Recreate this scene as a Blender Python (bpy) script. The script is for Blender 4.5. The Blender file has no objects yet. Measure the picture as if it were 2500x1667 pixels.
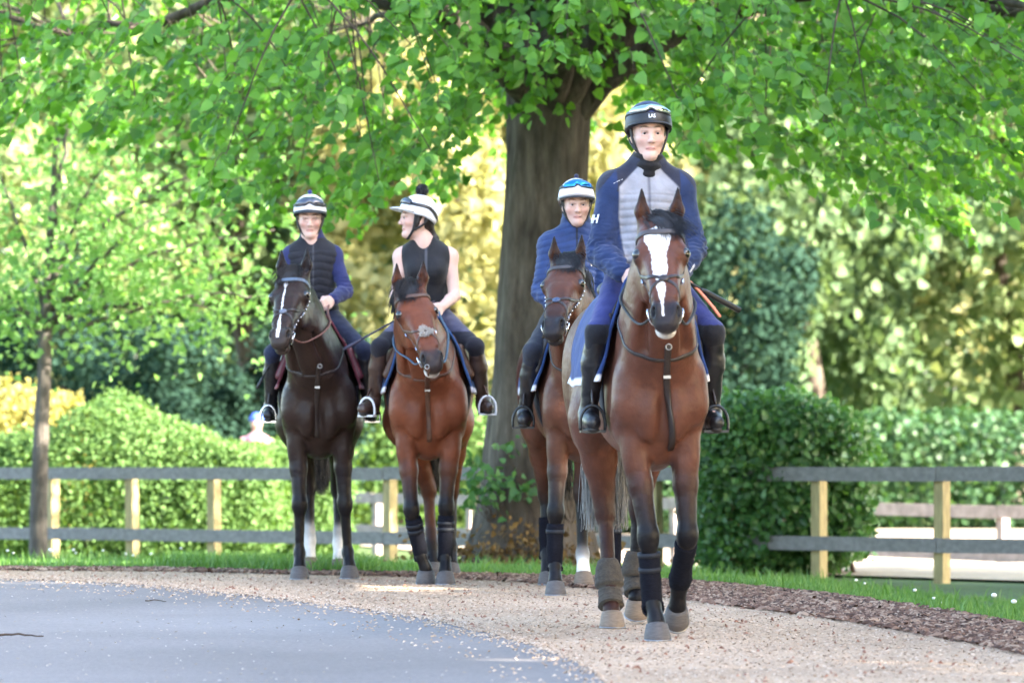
import bpy, math, random
import numpy as np
from mathutils import Vector, Matrix, noise as mnoise

# ------------------------------------------------------------------ camera, sky, sun, exposure
S = bpy.context.scene
COL = S.collection
F_PX = 9500.0            # focal length in pixels of a 2500 px wide frame
CAM_H = 0.95
HOR = 1050.0             # horizon row
cam_d = bpy.data.cameras.new('camera'); cam = bpy.data.objects.new('camera', cam_d); COL.objects.link(cam)
cam.location = (0, 0, CAM_H); cam.rotation_euler = (math.radians(90), 0, 0)
cam_d.sensor_width = 36.0; cam_d.lens = F_PX / 2500.0 * 36.0
cam_d.shift_y = (HOR - 833.5) / 2500.0
cam_d.clip_start = 0.5; cam_d.clip_end = 2000
cam_d.dof.use_dof = True; cam_d.dof.focus_distance = 20.1; cam_d.dof.aperture_fstop = 3.5
S.camera = cam

SUN_DIR = Vector((0.80, -0.42, 0.47)).normalized()      # towards the sun
wd = bpy.data.worlds.new('World'); S.world = wd; wd.use_nodes = True
wn = wd.node_tree.nodes; wl = wd.node_tree.links
sky = wn.new('ShaderNodeTexSky'); sky.sky_type = 'NISHITA'; sky.sun_disc = False
sky.sun_elevation = math.asin(SUN_DIR.z); sky.sun_rotation = math.atan2(SUN_DIR.x, SUN_DIR.y)
sky.air_density = 1.0; sky.dust_density = 2.2; sky.ozone_density = 1.0
wl.new(sky.outputs[0], wn['Background'].inputs[0]); wn['Background'].inputs[1].default_value = 0.15
sun_d = bpy.data.lights.new('sun', 'SUN'); sun = bpy.data.objects.new('sun', sun_d); COL.objects.link(sun)
sun_d.energy = 5.0; sun_d.angle = math.radians(0.6); sun_d.color = (1.0, 0.92, 0.76)
sun.rotation_euler = SUN_DIR.to_track_quat('Z', 'Y').to_euler()
S.view_settings.view_transform = 'Standard'; S.view_settings.look = 'None'
S.view_settings.gamma = 1.0; S.view_settings.use_curve_mapping = False
S.view_settings.exposure = 3.15

# ------------------------------------------------------------------ helpers
rng = np.random.default_rng(7)
random.seed(7)
def V(*a): return np.array(a, float)
def unit(v):
    v = np.asarray(v, float); return v / (np.linalg.norm(v) + 1e-12)
def px(u, v, d):          # world point seen at photo pixel (u, v) at distance d
    return np.array([(u - 1250.0) / F_PX * d, d, CAM_H + (HOR - v) / F_PX * d])
def tag(o, label=None, cat=None, group=None, kind=None):
    if label: o['label'] = label
    if cat: o['category'] = cat
    if group: o['group'] = group
    if kind: o['kind'] = kind
    return o
def empty(name, loc=(0, 0, 0), rot=(0, 0, 0), parent=None):
    o = bpy.data.objects.new(name, None); o.empty_display_size = .1
    o.location = loc; o.rotation_euler = rot; COL.objects.link(o)
    if parent: o.parent = parent
    return o
def mesh_data(name, verts, faces, smooth=True):
    me = bpy.data.meshes.new(name)
    verts = np.asarray(verts, np.float32)
    if isinstance(faces, np.ndarray):
        n, k = faces.shape
        me.vertices.add(len(verts)); me.vertices.foreach_set('co', verts.ravel())
        me.loops.add(n * k); me.loops.foreach_set('vertex_index', faces.astype(np.int32).ravel())
        me.polygons.add(n)
        me.polygons.foreach_set('loop_start', np.arange(0, n * k, k, dtype=np.int32))
        me.polygons.foreach_set('loop_total', np.full(n, k, np.int32))
        me.update(calc_edges=True); me.validate()
    else:
        me.from_pydata([tuple(map(float, v)) for v in verts], [], [tuple(map(int, f)) for f in faces]); me.update()
    if smooth: me.polygons.foreach_set('use_smooth', np.ones(len(me.polygons), bool))
    return me
def link_mesh(name, me, mat=None, parent=None):
    if mat is not None and len(me.materials) == 0: me.materials.append(mat)
    o = bpy.data.objects.new(name, me); COL.objects.link(o)
    if parent is not None: o.parent = parent
    return o
def mobj(name, verts, faces, mat, parent=None, smooth=True):
    return link_mesh(name, mesh_data(name, verts, faces, smooth), mat, parent)
def set_vec(me, name, arr, typ='FLOAT_COLOR'):
    if typ == 'FLOAT_COLOR':
        a = me.attributes.new(name, 'FLOAT_COLOR', 'POINT'); b = np.ones((len(arr), 4), np.float32); b[:, :3] = arr
        a.data.foreach_set('color', b.ravel())
    else:
        a = me.attributes.new(name, 'FLOAT_VECTOR', 'POINT'); a.data.foreach_set('vector', np.asarray(arr, np.float32).ravel())
class MB:                 # collects simple shapes into one mesh
    def __init__(s): s.v = []; s.f = []
    def add(s, v, f):
        b = len(s.v); s.v += [tuple(map(float, p)) for p in v]; s.f += [tuple(i + b for i in q) for q in f]
    def box(s, c, size, R=None, taper=1.0):
        x, y, z = [q / 2 for q in size]
        p = np.array([(sx * x * (taper if sz > 0 else 1), sy * y * (taper if sz > 0 else 1), sz * z) for sz in (-1, 1) for sy in (-1, 1) for sx in (-1, 1)])
        if R is not None: p = p @ np.asarray(R).T
        s.add(p + np.asarray(c), [(0, 2, 3, 1), (4, 5, 7, 6), (0, 1, 5, 4), (2, 6, 7, 3), (0, 4, 6, 2), (1, 3, 7, 5)])
    def tube(s, pts, rad, n=8, caps=True, flat=1.0):
        v, f = tube_geo(pts, rad, n, caps, flat); s.add(v, f)
    def build(s, name, mat, parent=None, smooth=True): return mobj(name, s.v, s.f, mat, parent, smooth)
def frames(pts, up=None):
    pts = np.asarray(pts, float); t = np.gradient(pts, axis=0); t /= np.linalg.norm(t, axis=1)[:, None] + 1e-9
    n = np.cross(t[0], V(0, 0, 1) if abs(t[0][2]) < .9 else V(1, 0, 0)); n = unit(n); N = [n]
    for i in range(1, len(pts)):
        n = n - t[i] * np.dot(n, t[i]); n = unit(n); N.append(n)
    N = np.array(N); return t, N, np.cross(t, N)
def tube_geo(pts, rad, n=8, caps=True, flat=1.0):
    pts = np.asarray(pts, float); m = len(pts)
    rad = np.full(m, rad) if np.isscalar(rad) else np.asarray(rad, float)
    t, N, B = frames(pts); a = np.linspace(0, 2 * math.pi, n, endpoint=False)
    v = (pts[:, None] + rad[:, None, None] * (np.cos(a)[None, :, None] * N[:, None] + flat * np.sin(a)[None, :, None] * B[:, None])).reshape(-1, 3)
    f = [(i * n + j, i * n + (j + 1) % n, (i + 1) * n + (j + 1) % n, (i + 1) * n + j) for i in range(m - 1) for j in range(n)]
    if caps: f += [tuple(range(n))[::-1], tuple((m - 1) * n + j for j in range(n))]
    return v, f
def spline(pts, n=24):    # Catmull-Rom through points
    P = np.asarray(pts, float); P = np.vstack([2 * P[0] - P[1], P, 2 * P[-1] - P[-2]]); out = []
    m = len(P) - 3
    for q in np.linspace(0, m - 1e-6, n):
        i = int(q); t = q - i; a, b, c, d = P[i:i + 4]
        out.append(.5 * ((2 * b) + (-a + c) * t + (2 * a - 5 * b + 4 * c - d) * t * t + (-a + 3 * b - 3 * c + d) * t ** 3))
    return np.array(out)
def rotm(axis, ang):
    return np.array(Matrix.Rotation(ang, 3, Vector(axis)))
def basis(x, y0):         # orthonormal columns: x, y (near y0), z = x cross y
    x = unit(x); y = np.asarray(y0, float); y = unit(y - x * np.dot(x, y)); return np.stack([x, y, np.cross(x, y)], 1)

# ------------------------------------------------------------------ implicit surfaces
class Sdf:
    def __init__(s): s.p = []
    def rc(s, a, b, r1, r2, k=.03, col=0, col2=None, sc=None, sub=False):
        s.p.append(('rc', np.asarray(a, float), np.asarray(b, float), r1, r2, k, col, col if col2 is None else col2, None if sc is None else np.asarray(sc, float), sub)); return s
    def el(s, c, r, R=None, k=.03, col=0, sub=False):
        s.p.append(('el', np.asarray(c, float), np.asarray(r, float) * np.ones(3), R, None, k, col, col, None, sub)); return s
    def chain(s, pts, rad, k=.02, col=0, sc=None):
        for i in range(len(pts) - 1): s.rc(pts[i], pts[i + 1], rad[i], rad[i + 1], k, col, None, sc)
        return s
    @staticmethod
    def dist(q, X, Y, Z):
        if q[0] == 'rc':
            a, b, r1, r2, sc = q[1], q[2], q[3], q[4], q[8]
            x, y, z = X - a[0], Y - a[1], Z - a[2]; ba = b - a
            if sc is not None: x = x / sc[0]; y = y / sc[1]; z = z / sc[2]; ba = ba / sc
            t = np.clip((x * ba[0] + y * ba[1] + z * ba[2]) / (ba @ ba + 1e-12), 0, 1)
            d = np.sqrt((x - t * ba[0]) ** 2 + (y - t * ba[1]) ** 2 + (z - t * ba[2]) ** 2) - (r1 + (r2 - r1) * t)
            return d * (min(1., sc.min()) if sc is not None else 1.), t
        c, r, R = q[1], q[2], q[3]
        x, y, z = X - c[0], Y - c[1], Z - c[2]
        if R is not None: x, y, z = (R[0, 0] * x + R[1, 0] * y + R[2, 0] * z, R[0, 1] * x + R[1, 1] * y + R[2, 1] * z, R[0, 2] * x + R[1, 2] * y + R[2, 2] * z)
        k0 = np.sqrt((x / r[0]) ** 2 + (y / r[1]) ** 2 + (z / r[2]) ** 2)
        k1 = np.sqrt((x / r[0] ** 2) ** 2 + (y / r[1] ** 2) ** 2 + (z / r[2] ** 2) ** 2) + 1e-9
        return k0 * (k0 - 1) / k1, None
    @staticmethod
    def comb(D, d, k, sub):
        if sub:
            d = -d; h = np.maximum(k - np.abs(D - d), 0) / k; return np.maximum(D, d) + h * h * k * .25
        h = np.maximum(k - np.abs(D - d), 0) / k; return np.minimum(D, d) - h * h * k * .25
    def bbox(s, q):
        if q[0] == 'rc':
            m = max(q[3], q[4]); sc = 1. if q[8] is None else np.maximum(q[8], 1.)
            return np.minimum(q[1], q[2]) - m * sc, np.maximum(q[1], q[2]) + m * sc
        m = q[2].max() if q[3] is not None else q[2]
        return q[1] - m, q[1] + m
    def __call__(s, P):
        P = np.asarray(P, float); X, Y, Z = P[:, 0], P[:, 1], P[:, 2]; D = np.full(len(P), 10.)
        for q in s.p: D = s.comb(D, s.dist(q, X, Y, Z)[0], q[5], q[9])
        return D
    def near(s, lo, hi):
        r = Sdf()
        for q in s.p:
            a, b = s.bbox(q)
            if (b + .12 > lo).all() and (a - .12 < hi).all(): r.p.append(q)
        return r if r.p else s
    def normal(s, P, e=.004):
        P = np.asarray(P, float); s = s.near(P.min(0), P.max(0)); g = np.stack([s(P + e * np.eye(3)[i]) - s(P - e * np.eye(3)[i]) for i in range(3)], 1)
        return g / (np.linalg.norm(g, axis=1)[:, None] + 1e-9)
    def cast(s, O, Dv, tmax=1.5, off=0.):      # march from O along Dv on to the surface
        O = np.asarray(O, float); Dv = np.asarray(Dv, float); t = np.zeros(len(O)); E = np.concatenate([O, O + Dv * tmax]); s = s.near(E.min(0), E.max(0))
        for _ in range(48): t = np.minimum(t + .7 * (s(O + t[:, None] * Dv) - off), tmax)
        return O + t[:, None] * Dv
    def mesh(s, h=.01, fine=(), lo=None, hi=None, cols=None, tau=.008):
        L = np.min([s.bbox(q)[0] for q in s.p if not q[9]], 0) - .03 if lo is None else np.asarray(lo, float)
        H = np.max([s.bbox(q)[1] for q in s.p if not q[9]], 0) + .03 if hi is None else np.asarray(hi, float)
        ax = []
        for i in range(3):
            out = [L[i]]
            while out[-1] < H[i]:
                st = h
                for (a_, lo_, hi_, hs) in fine:
                    if a_ == i and lo_ <= out[-1] <= hi_: st = min(st, hs)
                out.append(out[-1] + st)
            ax.append(np.array(out, np.float32))
        X, Y, Z = ax; D = np.full((len(X), len(Y), len(Z)), .5, np.float32)
        for q in s.p:
            bl, bh = s.bbox(q); pad = q[5] + 2.5 * h; sl = []
            for i in range(3):
                i0 = max(int(np.searchsorted(ax[i], bl[i] - pad)) - 1, 0); i1 = min(int(np.searchsorted(ax[i], bh[i] + pad)) + 1, len(ax[i])); sl.append(slice(i0, i1))
            sl = tuple(sl)
            if any(w.stop <= w.start for w in sl): continue
            d = s.dist(q, X[sl[0]][:, None, None], Y[sl[1]][None, :, None], Z[sl[2]][None, None, :])[0].astype(np.float32)
            D[sl] = s.comb(D[sl], d, q[5], q[9])
        return surface_net(D, ax)
    def colours(s, P, pal, tau=.008):
        P = np.asarray(P, float); X, Y, Z = P[:, 0], P[:, 1], P[:, 2]; num = np.zeros((len(P), 3)); den = np.zeros(len(P))
        pal = np.asarray(pal, float)
        for q in s.p:
            if q[9]: continue
            d, t = s.dist(q, X, Y, Z); w = np.exp(-np.clip(d, -.2, .5) / tau) + 1e-12
            w = np.minimum(w, 1e6)
            c = pal[q[6]] if t is None or q[6] == q[7] else pal[q[6]] * (1 - t[:, None]) + pal[q[7]] * t[:, None]
            num += w[:, None] * c; den += w
        return num / den[:, None]
def surface_net(D, ax):
    X, Y, Z = ax; nx, ny, nz = D.shape; ins = D < 0
    c = np.zeros((nx - 1, ny - 1, nz - 1), np.int8)
    for i in (0, 1):
        for j in (0, 1):
            for k in (0, 1): c += ins[i:nx - 1 + i, j:ny - 1 + j, k:nz - 1 + k]
    cells = np.argwhere((c > 0) & (c < 8)); idx = np.full(c.shape, -1, np.int64); idx[tuple(cells.T)] = np.arange(len(cells))
    ci, cj, ck = cells.T; acc = np.zeros((len(cells), 3)); cnt = np.zeros(len(cells))
    cs = [(i, j, k) for i in (0, 1) for j in (0, 1) for k in (0, 1)]
    for a in cs:
        for b in cs:
            if sum(b) - sum(a) == 1 and all(q >= p for p, q in zip(a, b)):
                da = D[ci + a[0], cj + a[1], ck + a[2]]; db = D[ci + b[0], cj + b[1], ck + b[2]]; m = (da < 0) != (db < 0)
                t = np.where(m, da / np.where(m, da - db, 1), 0)
                pa = np.stack([X[ci + a[0]], Y[cj + a[1]], Z[ck + a[2]]], 1); pb = np.stack([X[ci + b[0]], Y[cj + b[1]], Z[ck + b[2]]], 1)
                acc += np.where(m[:, None], pa + t[:, None] * (pb - pa), 0); cnt += m
    v = acc / cnt[:, None]; F = []
    for axis in range(3):
        a = [slice(None)] * 3; b = [slice(None)] * 3; a[axis] = slice(0, -1); b[axis] = slice(1, None)
        A = ins[tuple(a)]; B = ins[tuple(b)]; e = np.argwhere(A != B); o1, o2 = [(1, 2), (2, 0), (0, 1)][axis]
        e = e[(e[:, o1] > 0) & (e[:, o2] > 0) & (e[:, o1] < D.shape[o1] - 1) & (e[:, o2] < D.shape[o2] - 1)]
        fl = A[tuple(e.T)]; q = []
        for (d1, d2) in ((0, 0), (-1, 0), (-1, -1), (0, -1)):
            t = e.copy(); t[:, o1] += d1; t[:, o2] += d2; q.append(idx[tuple(t.T)])
        q = np.stack(q, 1); q = np.where(fl[:, None], q, q[:, ::-1]); F.append(q[(q >= 0).all(1)])
    F = np.concatenate(F)
    # one relaxation pass against stair-stepping
    for lam in (.5, .4):
        s_ = np.zeros_like(v); n_ = np.zeros(len(v))
        for k in range(4):
            i, j = F[:, k], F[:, (k + 1) % 4]
            for q in range(3): s_[:, q] += np.bincount(i, v[j, q], len(v)) + np.bincount(j, v[i, q], len(v))
            n_ += np.bincount(i, minlength=len(v)) + np.bincount(j, minlength=len(v))
        v = v * (1 - lam) + lam * s_ / np.maximum(n_, 1)[:, None]
    return v, F
def ribbon(P, N, w, th, closed=False):
    P = np.asarray(P, float); N = np.asarray(N, float); m = len(P)
    T = (np.roll(P, -1, 0) - np.roll(P, 1, 0)) if closed else np.gradient(P, axis=0)
    T /= np.linalg.norm(T, axis=1)[:, None] + 1e-9; B = np.cross(T, N); B /= np.linalg.norm(B, axis=1)[:, None] + 1e-9
    w = np.full(m, w) if np.isscalar(w) else np.asarray(w); w = w[:, None]
    v = np.stack([P - B * w / 2 - N * .004, P - B * w / 2 + N * th * .7, P - B * w * .32 + N * th, P + B * w * .32 + N * th, P + B * w / 2 + N * th * .7, P + B * w / 2 - N * .004], 1).reshape(-1, 3)
    n = 6; f = []
    for i in range(m if closed else m - 1):
        k = (i + 1) % m
        f += [(i * n + j, i * n + (j + 1) % n, k * n + (j + 1) % n, k * n + j) for j in range(n)]
    if not closed: f += [tuple(range(n))[::-1], tuple((m - 1) * n + j for j in range(n))]
    return v, f

def uv_sphere(r, n=12, m=8, sc=(1, 1, 1)):
    v = [(0, 0, r * sc[2])]; f = []
    for i in range(1, m):
        p = math.pi * i / m
        for j in range(n): a = 2 * math.pi * j / n; v.append((r * math.sin(p) * math.cos(a) * sc[0], r * math.sin(p) * math.sin(a) * sc[1], r * math.cos(p) * sc[2]))
    v.append((0, 0, -r * sc[2])); L = len(v) - 1
    for j in range(n):
        f.append((0, 1 + j, 1 + (j + 1) % n)); f.append((L, L - n + (j + 1) % n, L - n + j))
        for i in range(m - 2): a = 1 + i * n; f.append((a + j, a + n + j, a + n + (j + 1) % n, a + (j + 1) % n))
    return np.array(v), f

# ------------------------------------------------------------------ materials
MATS = {}
def nodes_of(name):
    m = bpy.data.materials.new(name); m.use_nodes = True; nt = m.node_tree
    return m, nt, nt.nodes['Principled BSDF'], nt.nodes.new, nt.links.new
def mat(name, col, rough=.6, spec=.5, metal=0., noise=.0, nscale=20., bump=0., bscale=60., coords='Object', stretch=None, sheen=0., coat=0.):
    if name in MATS: return MATS[name]
    m, nt, b, new, ln = nodes_of(name)
    b.inputs['Roughness'].default_value = rough; b.inputs['Metallic'].default_value = metal
    b.inputs['Specular IOR Level'].default_value = spec; b.inputs['Base Color'].default_value = (*col, 1)
    if sheen: b.inputs['Sheen Weight'].default_value = sheen; b.inputs['Sheen Roughness'].default_value = .4
    if coat: b.inputs['Coat Weight'].default_value = coat; b.inputs['Coat Roughness'].default_value = .15
    tc = new('ShaderNodeTexCoord'); src = tc.outputs[coords]
    if stretch:
        mp = new('ShaderNodeMapping'); mp.inputs['Scale'].default_value = stretch; ln(src, mp.inputs[0]); src = mp.outputs[0]
    if noise:
        n = new('ShaderNodeTexNoise'); n.inputs['Scale'].default_value = nscale; n.inputs['Detail'].default_value = 6; ln(src, n.inputs[0])
        r = new('ShaderNodeMapRange'); r.inputs[1].default_value = .3; r.inputs[2].default_value = .7; r.inputs[3].default_value = 1 - noise; r.inputs[4].default_value = 1 + noise; ln(n.outputs[0], r.inputs[0])
        mx = new('ShaderNodeMix'); mx.data_type = 'RGBA'; mx.blend_type = 'MULTIPLY'; mx.inputs[0].default_value = 1; mx.inputs[6].default_value = (*col, 1)
        ln(r.outputs[0], mx.inputs[7]); ln(mx.outputs[2], b.inputs['Base Color'])
    if bump:
        n = new('ShaderNodeTexNoise'); n.inputs['Scale'].default_value = bscale; n.inputs['Detail'].default_value = 4; ln(src, n.inputs[0])
        bp = new('ShaderNodeBump'); bp.inputs['Strength'].default_value = bump; bp.inputs['Distance'].default_value = .01; ln(n.outputs[0], bp.inputs['Height']); ln(bp.outputs[0], b.inputs['Normal'])
    MATS[name] = m; return m
def leaf_mat(name, c1, c2, trans=.4, rough=.45, spec=.5, tint=(1.25, 1.2, .45)):
    if name in MATS: return MATS[name]
    m, nt, b, new, ln = nodes_of(name)
    g = new('ShaderNodeObjectInfo'); at = new('ShaderNodeAttribute'); at.attribute_name = 'rnd'
    ad = new('ShaderNodeMath'); ad.operation = 'ADD'; ln(at.outputs['Fac'], ad.inputs[0]); ln(g.outputs['Random'], ad.inputs[1])
    fr = new('ShaderNodeMath'); fr.operation = 'FRACT'; ln(ad.outputs[0], fr.inputs[0])
    mx = new('ShaderNodeMix'); mx.data_type = 'RGBA'; ln(fr.outputs[0], mx.inputs[0]); mx.inputs[6].default_value = (*c1, 1); mx.inputs[7].default_value = (*c2, 1)
    ln(mx.outputs[2], b.inputs['Base Color']); b.inputs['Roughness'].default_value = rough; b.inputs['Specular IOR Level'].default_value = spec
    tr = new('ShaderNodeBsdfTranslucent')
    hs = new('ShaderNodeMix'); hs.data_type = 'RGBA'; hs.blend_type = 'MULTIPLY'; hs.inputs[0].default_value = 1; hs.inputs[7].default_value = (*tint, 1); ln(mx.outputs[2], hs.inputs[6]); ln(hs.outputs[2], tr.inputs[0])
    ms = new('ShaderNodeMixShader'); ms.inputs[0].default_value = trans; ln(b.outputs[0], ms.inputs[1]); ln(tr.outputs[0], ms.inputs[2])
    ln(ms.outputs[0], nt.nodes['Material Output'].inputs[0]); MATS[name] = m; return m
# ------------------------------------------------------------------ ground, road, path
def gpt(u, v, z=0.):      # photo pixel to ground point at height z
    d = F_PX * (CAM_H - z) / (v - HOR); return ((u - 1250) / F_PX * d, d)
G_EDGE = np.array([gpt(*p) for p in [(-900, 1384), (-300, 1386), (0, 1387), (400, 1389), (700, 1395), (1000, 1400), (1250, 1405), (1500, 1412), (1700, 1422), (1900, 1440), (2100, 1462), (2350, 1500), (2600, 1545), (3200, 1640), (4200, 1760)]])
M_EDGE = np.array([gpt(*p) for p in [(-900, 1386), (-300, 1388), (0, 1390), (400, 1392), (700, 1399), (1000, 1405), (1250, 1417), (1500, 1440), (1700, 1466), (1900, 1491), (2100, 1520), (2350, 1564), (2600, 1618), (3200, 1760), (4200, 1960)]])
A_EDGE = np.array([gpt(*p) for p in [(-900, 1400), (-300, 1404), (0, 1409), (200, 1415), (400, 1427), (680, 1457), (850, 1476), (1060, 1509), (1275, 1563), (1400, 1607), (1460, 1645), (1500, 1690), (1540, 1780), (1580, 2000), (1620, 2500)]])
def yG(x): return np.interp(x, G_EDGE[:, 0], G_EDGE[:, 1])
def sstep(t): t = np.clip(t, 0, 1); return t * t * (3 - 2 * t)
def zg(x, y):
    e = np.asarray(y, float) - yG(x); y = np.asarray(y, float)
    return -.30 * sstep(e / 11.) - .30 * sstep((y - 36.) / 8. + .0 * e) * (y > 30) - .004
def inside_poly(P, poly):
    x, y = P[:, 0], P[:, 1]; c = np.zeros(len(P), bool); j = len(poly) - 1
    for i in range(len(poly)):
        xi, yi = poly[i]; xj, yj = poly[j]; m = ((yi > y) != (yj > y)) & (x < (xj - xi) * (y - yi) / (yj - yi + 1e-12) + xi); c ^= m; j = i
    return c
def ground_mat(name, stops, scale, bump, fleck=None, rough=.9, big=.6, bdist=.01):
    m, nt, b, new, ln = nodes_of(name); tc = new('ShaderNodeTexCoord')
    n = new('ShaderNodeTexNoise'); n.inputs['Scale'].default_value = scale; n.inputs['Detail'].default_value = 10; n.inputs['Roughness'].default_value = .7; ln(tc.outputs['Object'], n.inputs[0])
    r = new('ShaderNodeValToRGB'); ln(n.outputs[0], r.inputs[0]); cr = r.color_ramp
    cr.elements[0].position, cr.elements[0].color = stops[0][0], (*stops[0][1], 1); cr.elements[1].position, cr.elements[1].color = stops[-1][0], (*stops[-1][1], 1)
    for p, c in stops[1:-1]: e = cr.elements.new(p); e.color = (*c, 1)
    n2 = new('ShaderNodeTexNoise'); n2.inputs['Scale'].default_value = big; n2.inputs['Detail'].default_value = 5; ln(tc.outputs['Object'], n2.inputs[0])
    mr = new('ShaderNodeMapRange'); mr.inputs[1].default_value = .3; mr.inputs[2].default_value = .7; mr.inputs[3].default_value = .78; mr.inputs[4].default_value = 1.2; ln(n2.outputs[0], mr.inputs[0])
    mx = new('ShaderNodeMix'); mx.data_type = 'RGBA'; mx.blend_type = 'MULTIPLY'; mx.inputs[0].default_value = 1; ln(r.outputs[0], mx.inputs[6]); ln(mr.outputs[0], mx.inputs[7]); col = mx.outputs[2]
    if fleck:
        vo = new('ShaderNodeTexVoronoi'); vo.inputs['Scale'].default_value = fleck[0]; ln(tc.outputs['Object'], vo.inputs[0]); lt = new('ShaderNodeMath'); lt.operation = 'LESS_THAN'; lt.inputs[1].default_value = fleck[1]; ln(vo.outputs['Distance'], lt.inputs[0])
        n3 = new('ShaderNodeTexNoise'); n3.inputs['Scale'].default_value = 3.; ln(tc.outputs['Object'], n3.inputs[0]); g = new('ShaderNodeMath'); g.operation = 'GREATER_THAN'; g.inputs[1].default_value = .45; ln(n3.outputs[0], g.inputs[0]); ml = new('ShaderNodeMath'); ml.operation = 'MULTIPLY'; ln(lt.outputs[0], ml.inputs[0]); ln(g.outputs[0], ml.inputs[1])
        m3 = new('ShaderNodeMix'); m3.data_type = 'RGBA'; ln(ml.outputs[0], m3.inputs[0]); ln(col, m3.inputs[6]); m3.inputs[7].default_value = (*fleck[2], 1); col = m3.outputs[2]
    ln(col, b.inputs['Base Color']); b.inputs['Roughness'].default_value = rough; b.inputs['Specular IOR Level'].default_value = .3
    nb = new('ShaderNodeTexNoise'); nb.inputs['Scale'].default_value = scale * 1.6; nb.inputs['Detail'].default_value = 6; ln(tc.outputs['Object'], nb.inputs[0])
    bp = new('ShaderNodeBump'); bp.inputs['Strength'].default_value = bump; bp.inputs['Distance'].default_value = bdist; ln(nb.outputs[0], bp.inputs['Height']); ln(bp.outputs[0], b.inputs['Normal']); return m
soil_m = ground_mat('verge_soil', [(.3, (.035, .055, .018)), (.5, (.06, .10, .025)), (.7, (.09, .12, .04))], 9, .5)
road_m = ground_mat('asphalt', [(.3, (.155, .133, .125)), (.46, (.205, .180, .168)), (.56, (.228, .200, .188)), (.72, (.295, .262, .246))], 60, .5, fleck=None, big=.35)
path_m = ground_mat('gravel', [(.28, (.32, .205, .125)), (.45, (.46, .31, .20)), (.55, (.53, .365, .245)), (.72, (.61, .455, .33))], 70, .7, big=.8, bdist=.02)
mulch_m = ground_mat('bark_mulch', [(.3, (.08, .038, .022)), (.5, (.18, .090, .052)), (.7, (.33, .20, .13))], 42, .9, bdist=.03)
sand_m = ground_mat('sand', [(.3, (.30, .235, .175)), (.7, (.42, .34, .26))], 12, .4)
xs = np.concatenate([np.linspace(-400, -30, 10), np.linspace(-26, 26, 105), np.linspace(30, 400, 10)]); ys = np.concatenate([np.linspace(-60, 8, 12), np.linspace(9, 70, 123), np.linspace(75, 600, 20)])
XX, YY = np.meshgrid(xs, ys, indexing='ij'); ZZ = zg(XX.ravel(), YY.ravel()) - .012; n = len(ys)
ii, jj = np.meshgrid(np.arange(len(xs) - 1), np.arange(n - 1), indexing='ij'); a = (ii * n + jj).ravel()
tag(mobj('ground', np.stack([XX.ravel(), YY.ravel(), ZZ], 1), np.stack([a, a + n, a + n + 1, a + 1], 1), soil_m), kind='structure')
def strip(name, A, B, z, m, k=26, wob=0., hf=.0):
    pa = spline(np.c_[A, np.zeros(len(A))], len(A) * 40); pb = spline(np.c_[B, np.zeros(len(B))], len(B) * 40) if len(B) == len(A) else B
    w = np.array([mnoise.noise(Vector((p[0] * 2.5, p[1] * 2.5, 1.))) * wob for p in pa]); w2 = np.array([mnoise.noise(Vector((p[0] * 2.5, p[1] * 2.5, 9.))) * wob for p in pb])
    w = w + np.array([mnoise.noise(Vector((p[0] * 14, p[1] * 5, 4.))) for p in pa]) * wob * .5; w2 = w2 + np.array([mnoise.noise(Vector((p[0] * 14, p[1] * 5, 7.))) for p in pb]) * wob * .5
    pa = pa + np.c_[w * 0, w, w * 0]; pb = pb + np.c_[w2 * 0, w2, w2 * 0]
    v = np.concatenate([pa, pb]); v[:, 2] = z; q = len(pa); f = np.array([(i, i + 1, q + i + 1, q + i) for i in range(q - 1)]); f = f[:, ::-1]
    return tag(mobj(name, v, f, m), kind='structure')

road_far = A_EDGE.copy(); near = np.array([(-30., -40.)] * len(A_EDGE)); near[:, 0] = np.linspace(-60, .8, len(near)); near[:, 1] = np.linspace(4, -40, len(near))
strip('road', A_EDGE + V(0, .25), near, -.008, road_m)
strip('gravel_path', M_EDGE + V(0, .12), A_EDGE, -.004, path_m, wob=.10)
strip('bark_strip', G_EDGE + V(0, .10), M_EDGE, -.001, mulch_m, wob=.22)
pr = np.array([(A_EDGE[-1][0], A_EDGE[-1][1]), (1.2, -40.), (30., -40.), (M_EDGE[-1][0], M_EDGE[-1][1])]); tag(mobj('gravel_path', np.c_[pr, np.full(4, -.0045)], [(0, 1, 2, 3)], path_m), kind='structure')
pr2 = np.array([(M_EDGE[-1][0], M_EDGE[-1][1]), (30, -40), (34, -40), (G_EDGE[-1][0], G_EDGE[-1][1])]); tag(mobj('bark_strip', np.c_[pr2, np.full(4, -.0015)], [(0, 1, 2, 3)], mulch_m), kind='structure')
# sand track beyond the fences
sx = np.linspace(-14, 40, 55); fy = lambda x: 40.25 - .903 * (x + 5.3) + .55
sx = np.concatenate([np.linspace(-14, 1.5, 20), np.linspace(1.7, 8, 30), np.linspace(9, 40, 12)]); sa = np.array([(x, min(46.9 - 2.6 * x, 60) if x < 1.5 else (fy(x) + max(0, 2.6 - x) * 9 if x < 12 else fy(12))) for x in sx]); sb = np.array([(x, max(56.5 - .1 * x, 61.)) for x in sx])
k = len(sx); nr_ = 24; v = np.array([(*(p * (1 - t) + q * t), float(zg(*(p * (1 - t) + q * t))) + .012) for t in np.linspace(0, 1, nr_) for p, q in zip(sa, sb)])
tag(mobj('sand_track', v, [(r_ * k + i, r_ * k + i + 1, (r_ + 1) * k + i + 1, (r_ + 1) * k + i) for r_ in range(nr_ - 1) for i in range(k - 1)], sand_m), kind='structure')

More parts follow.
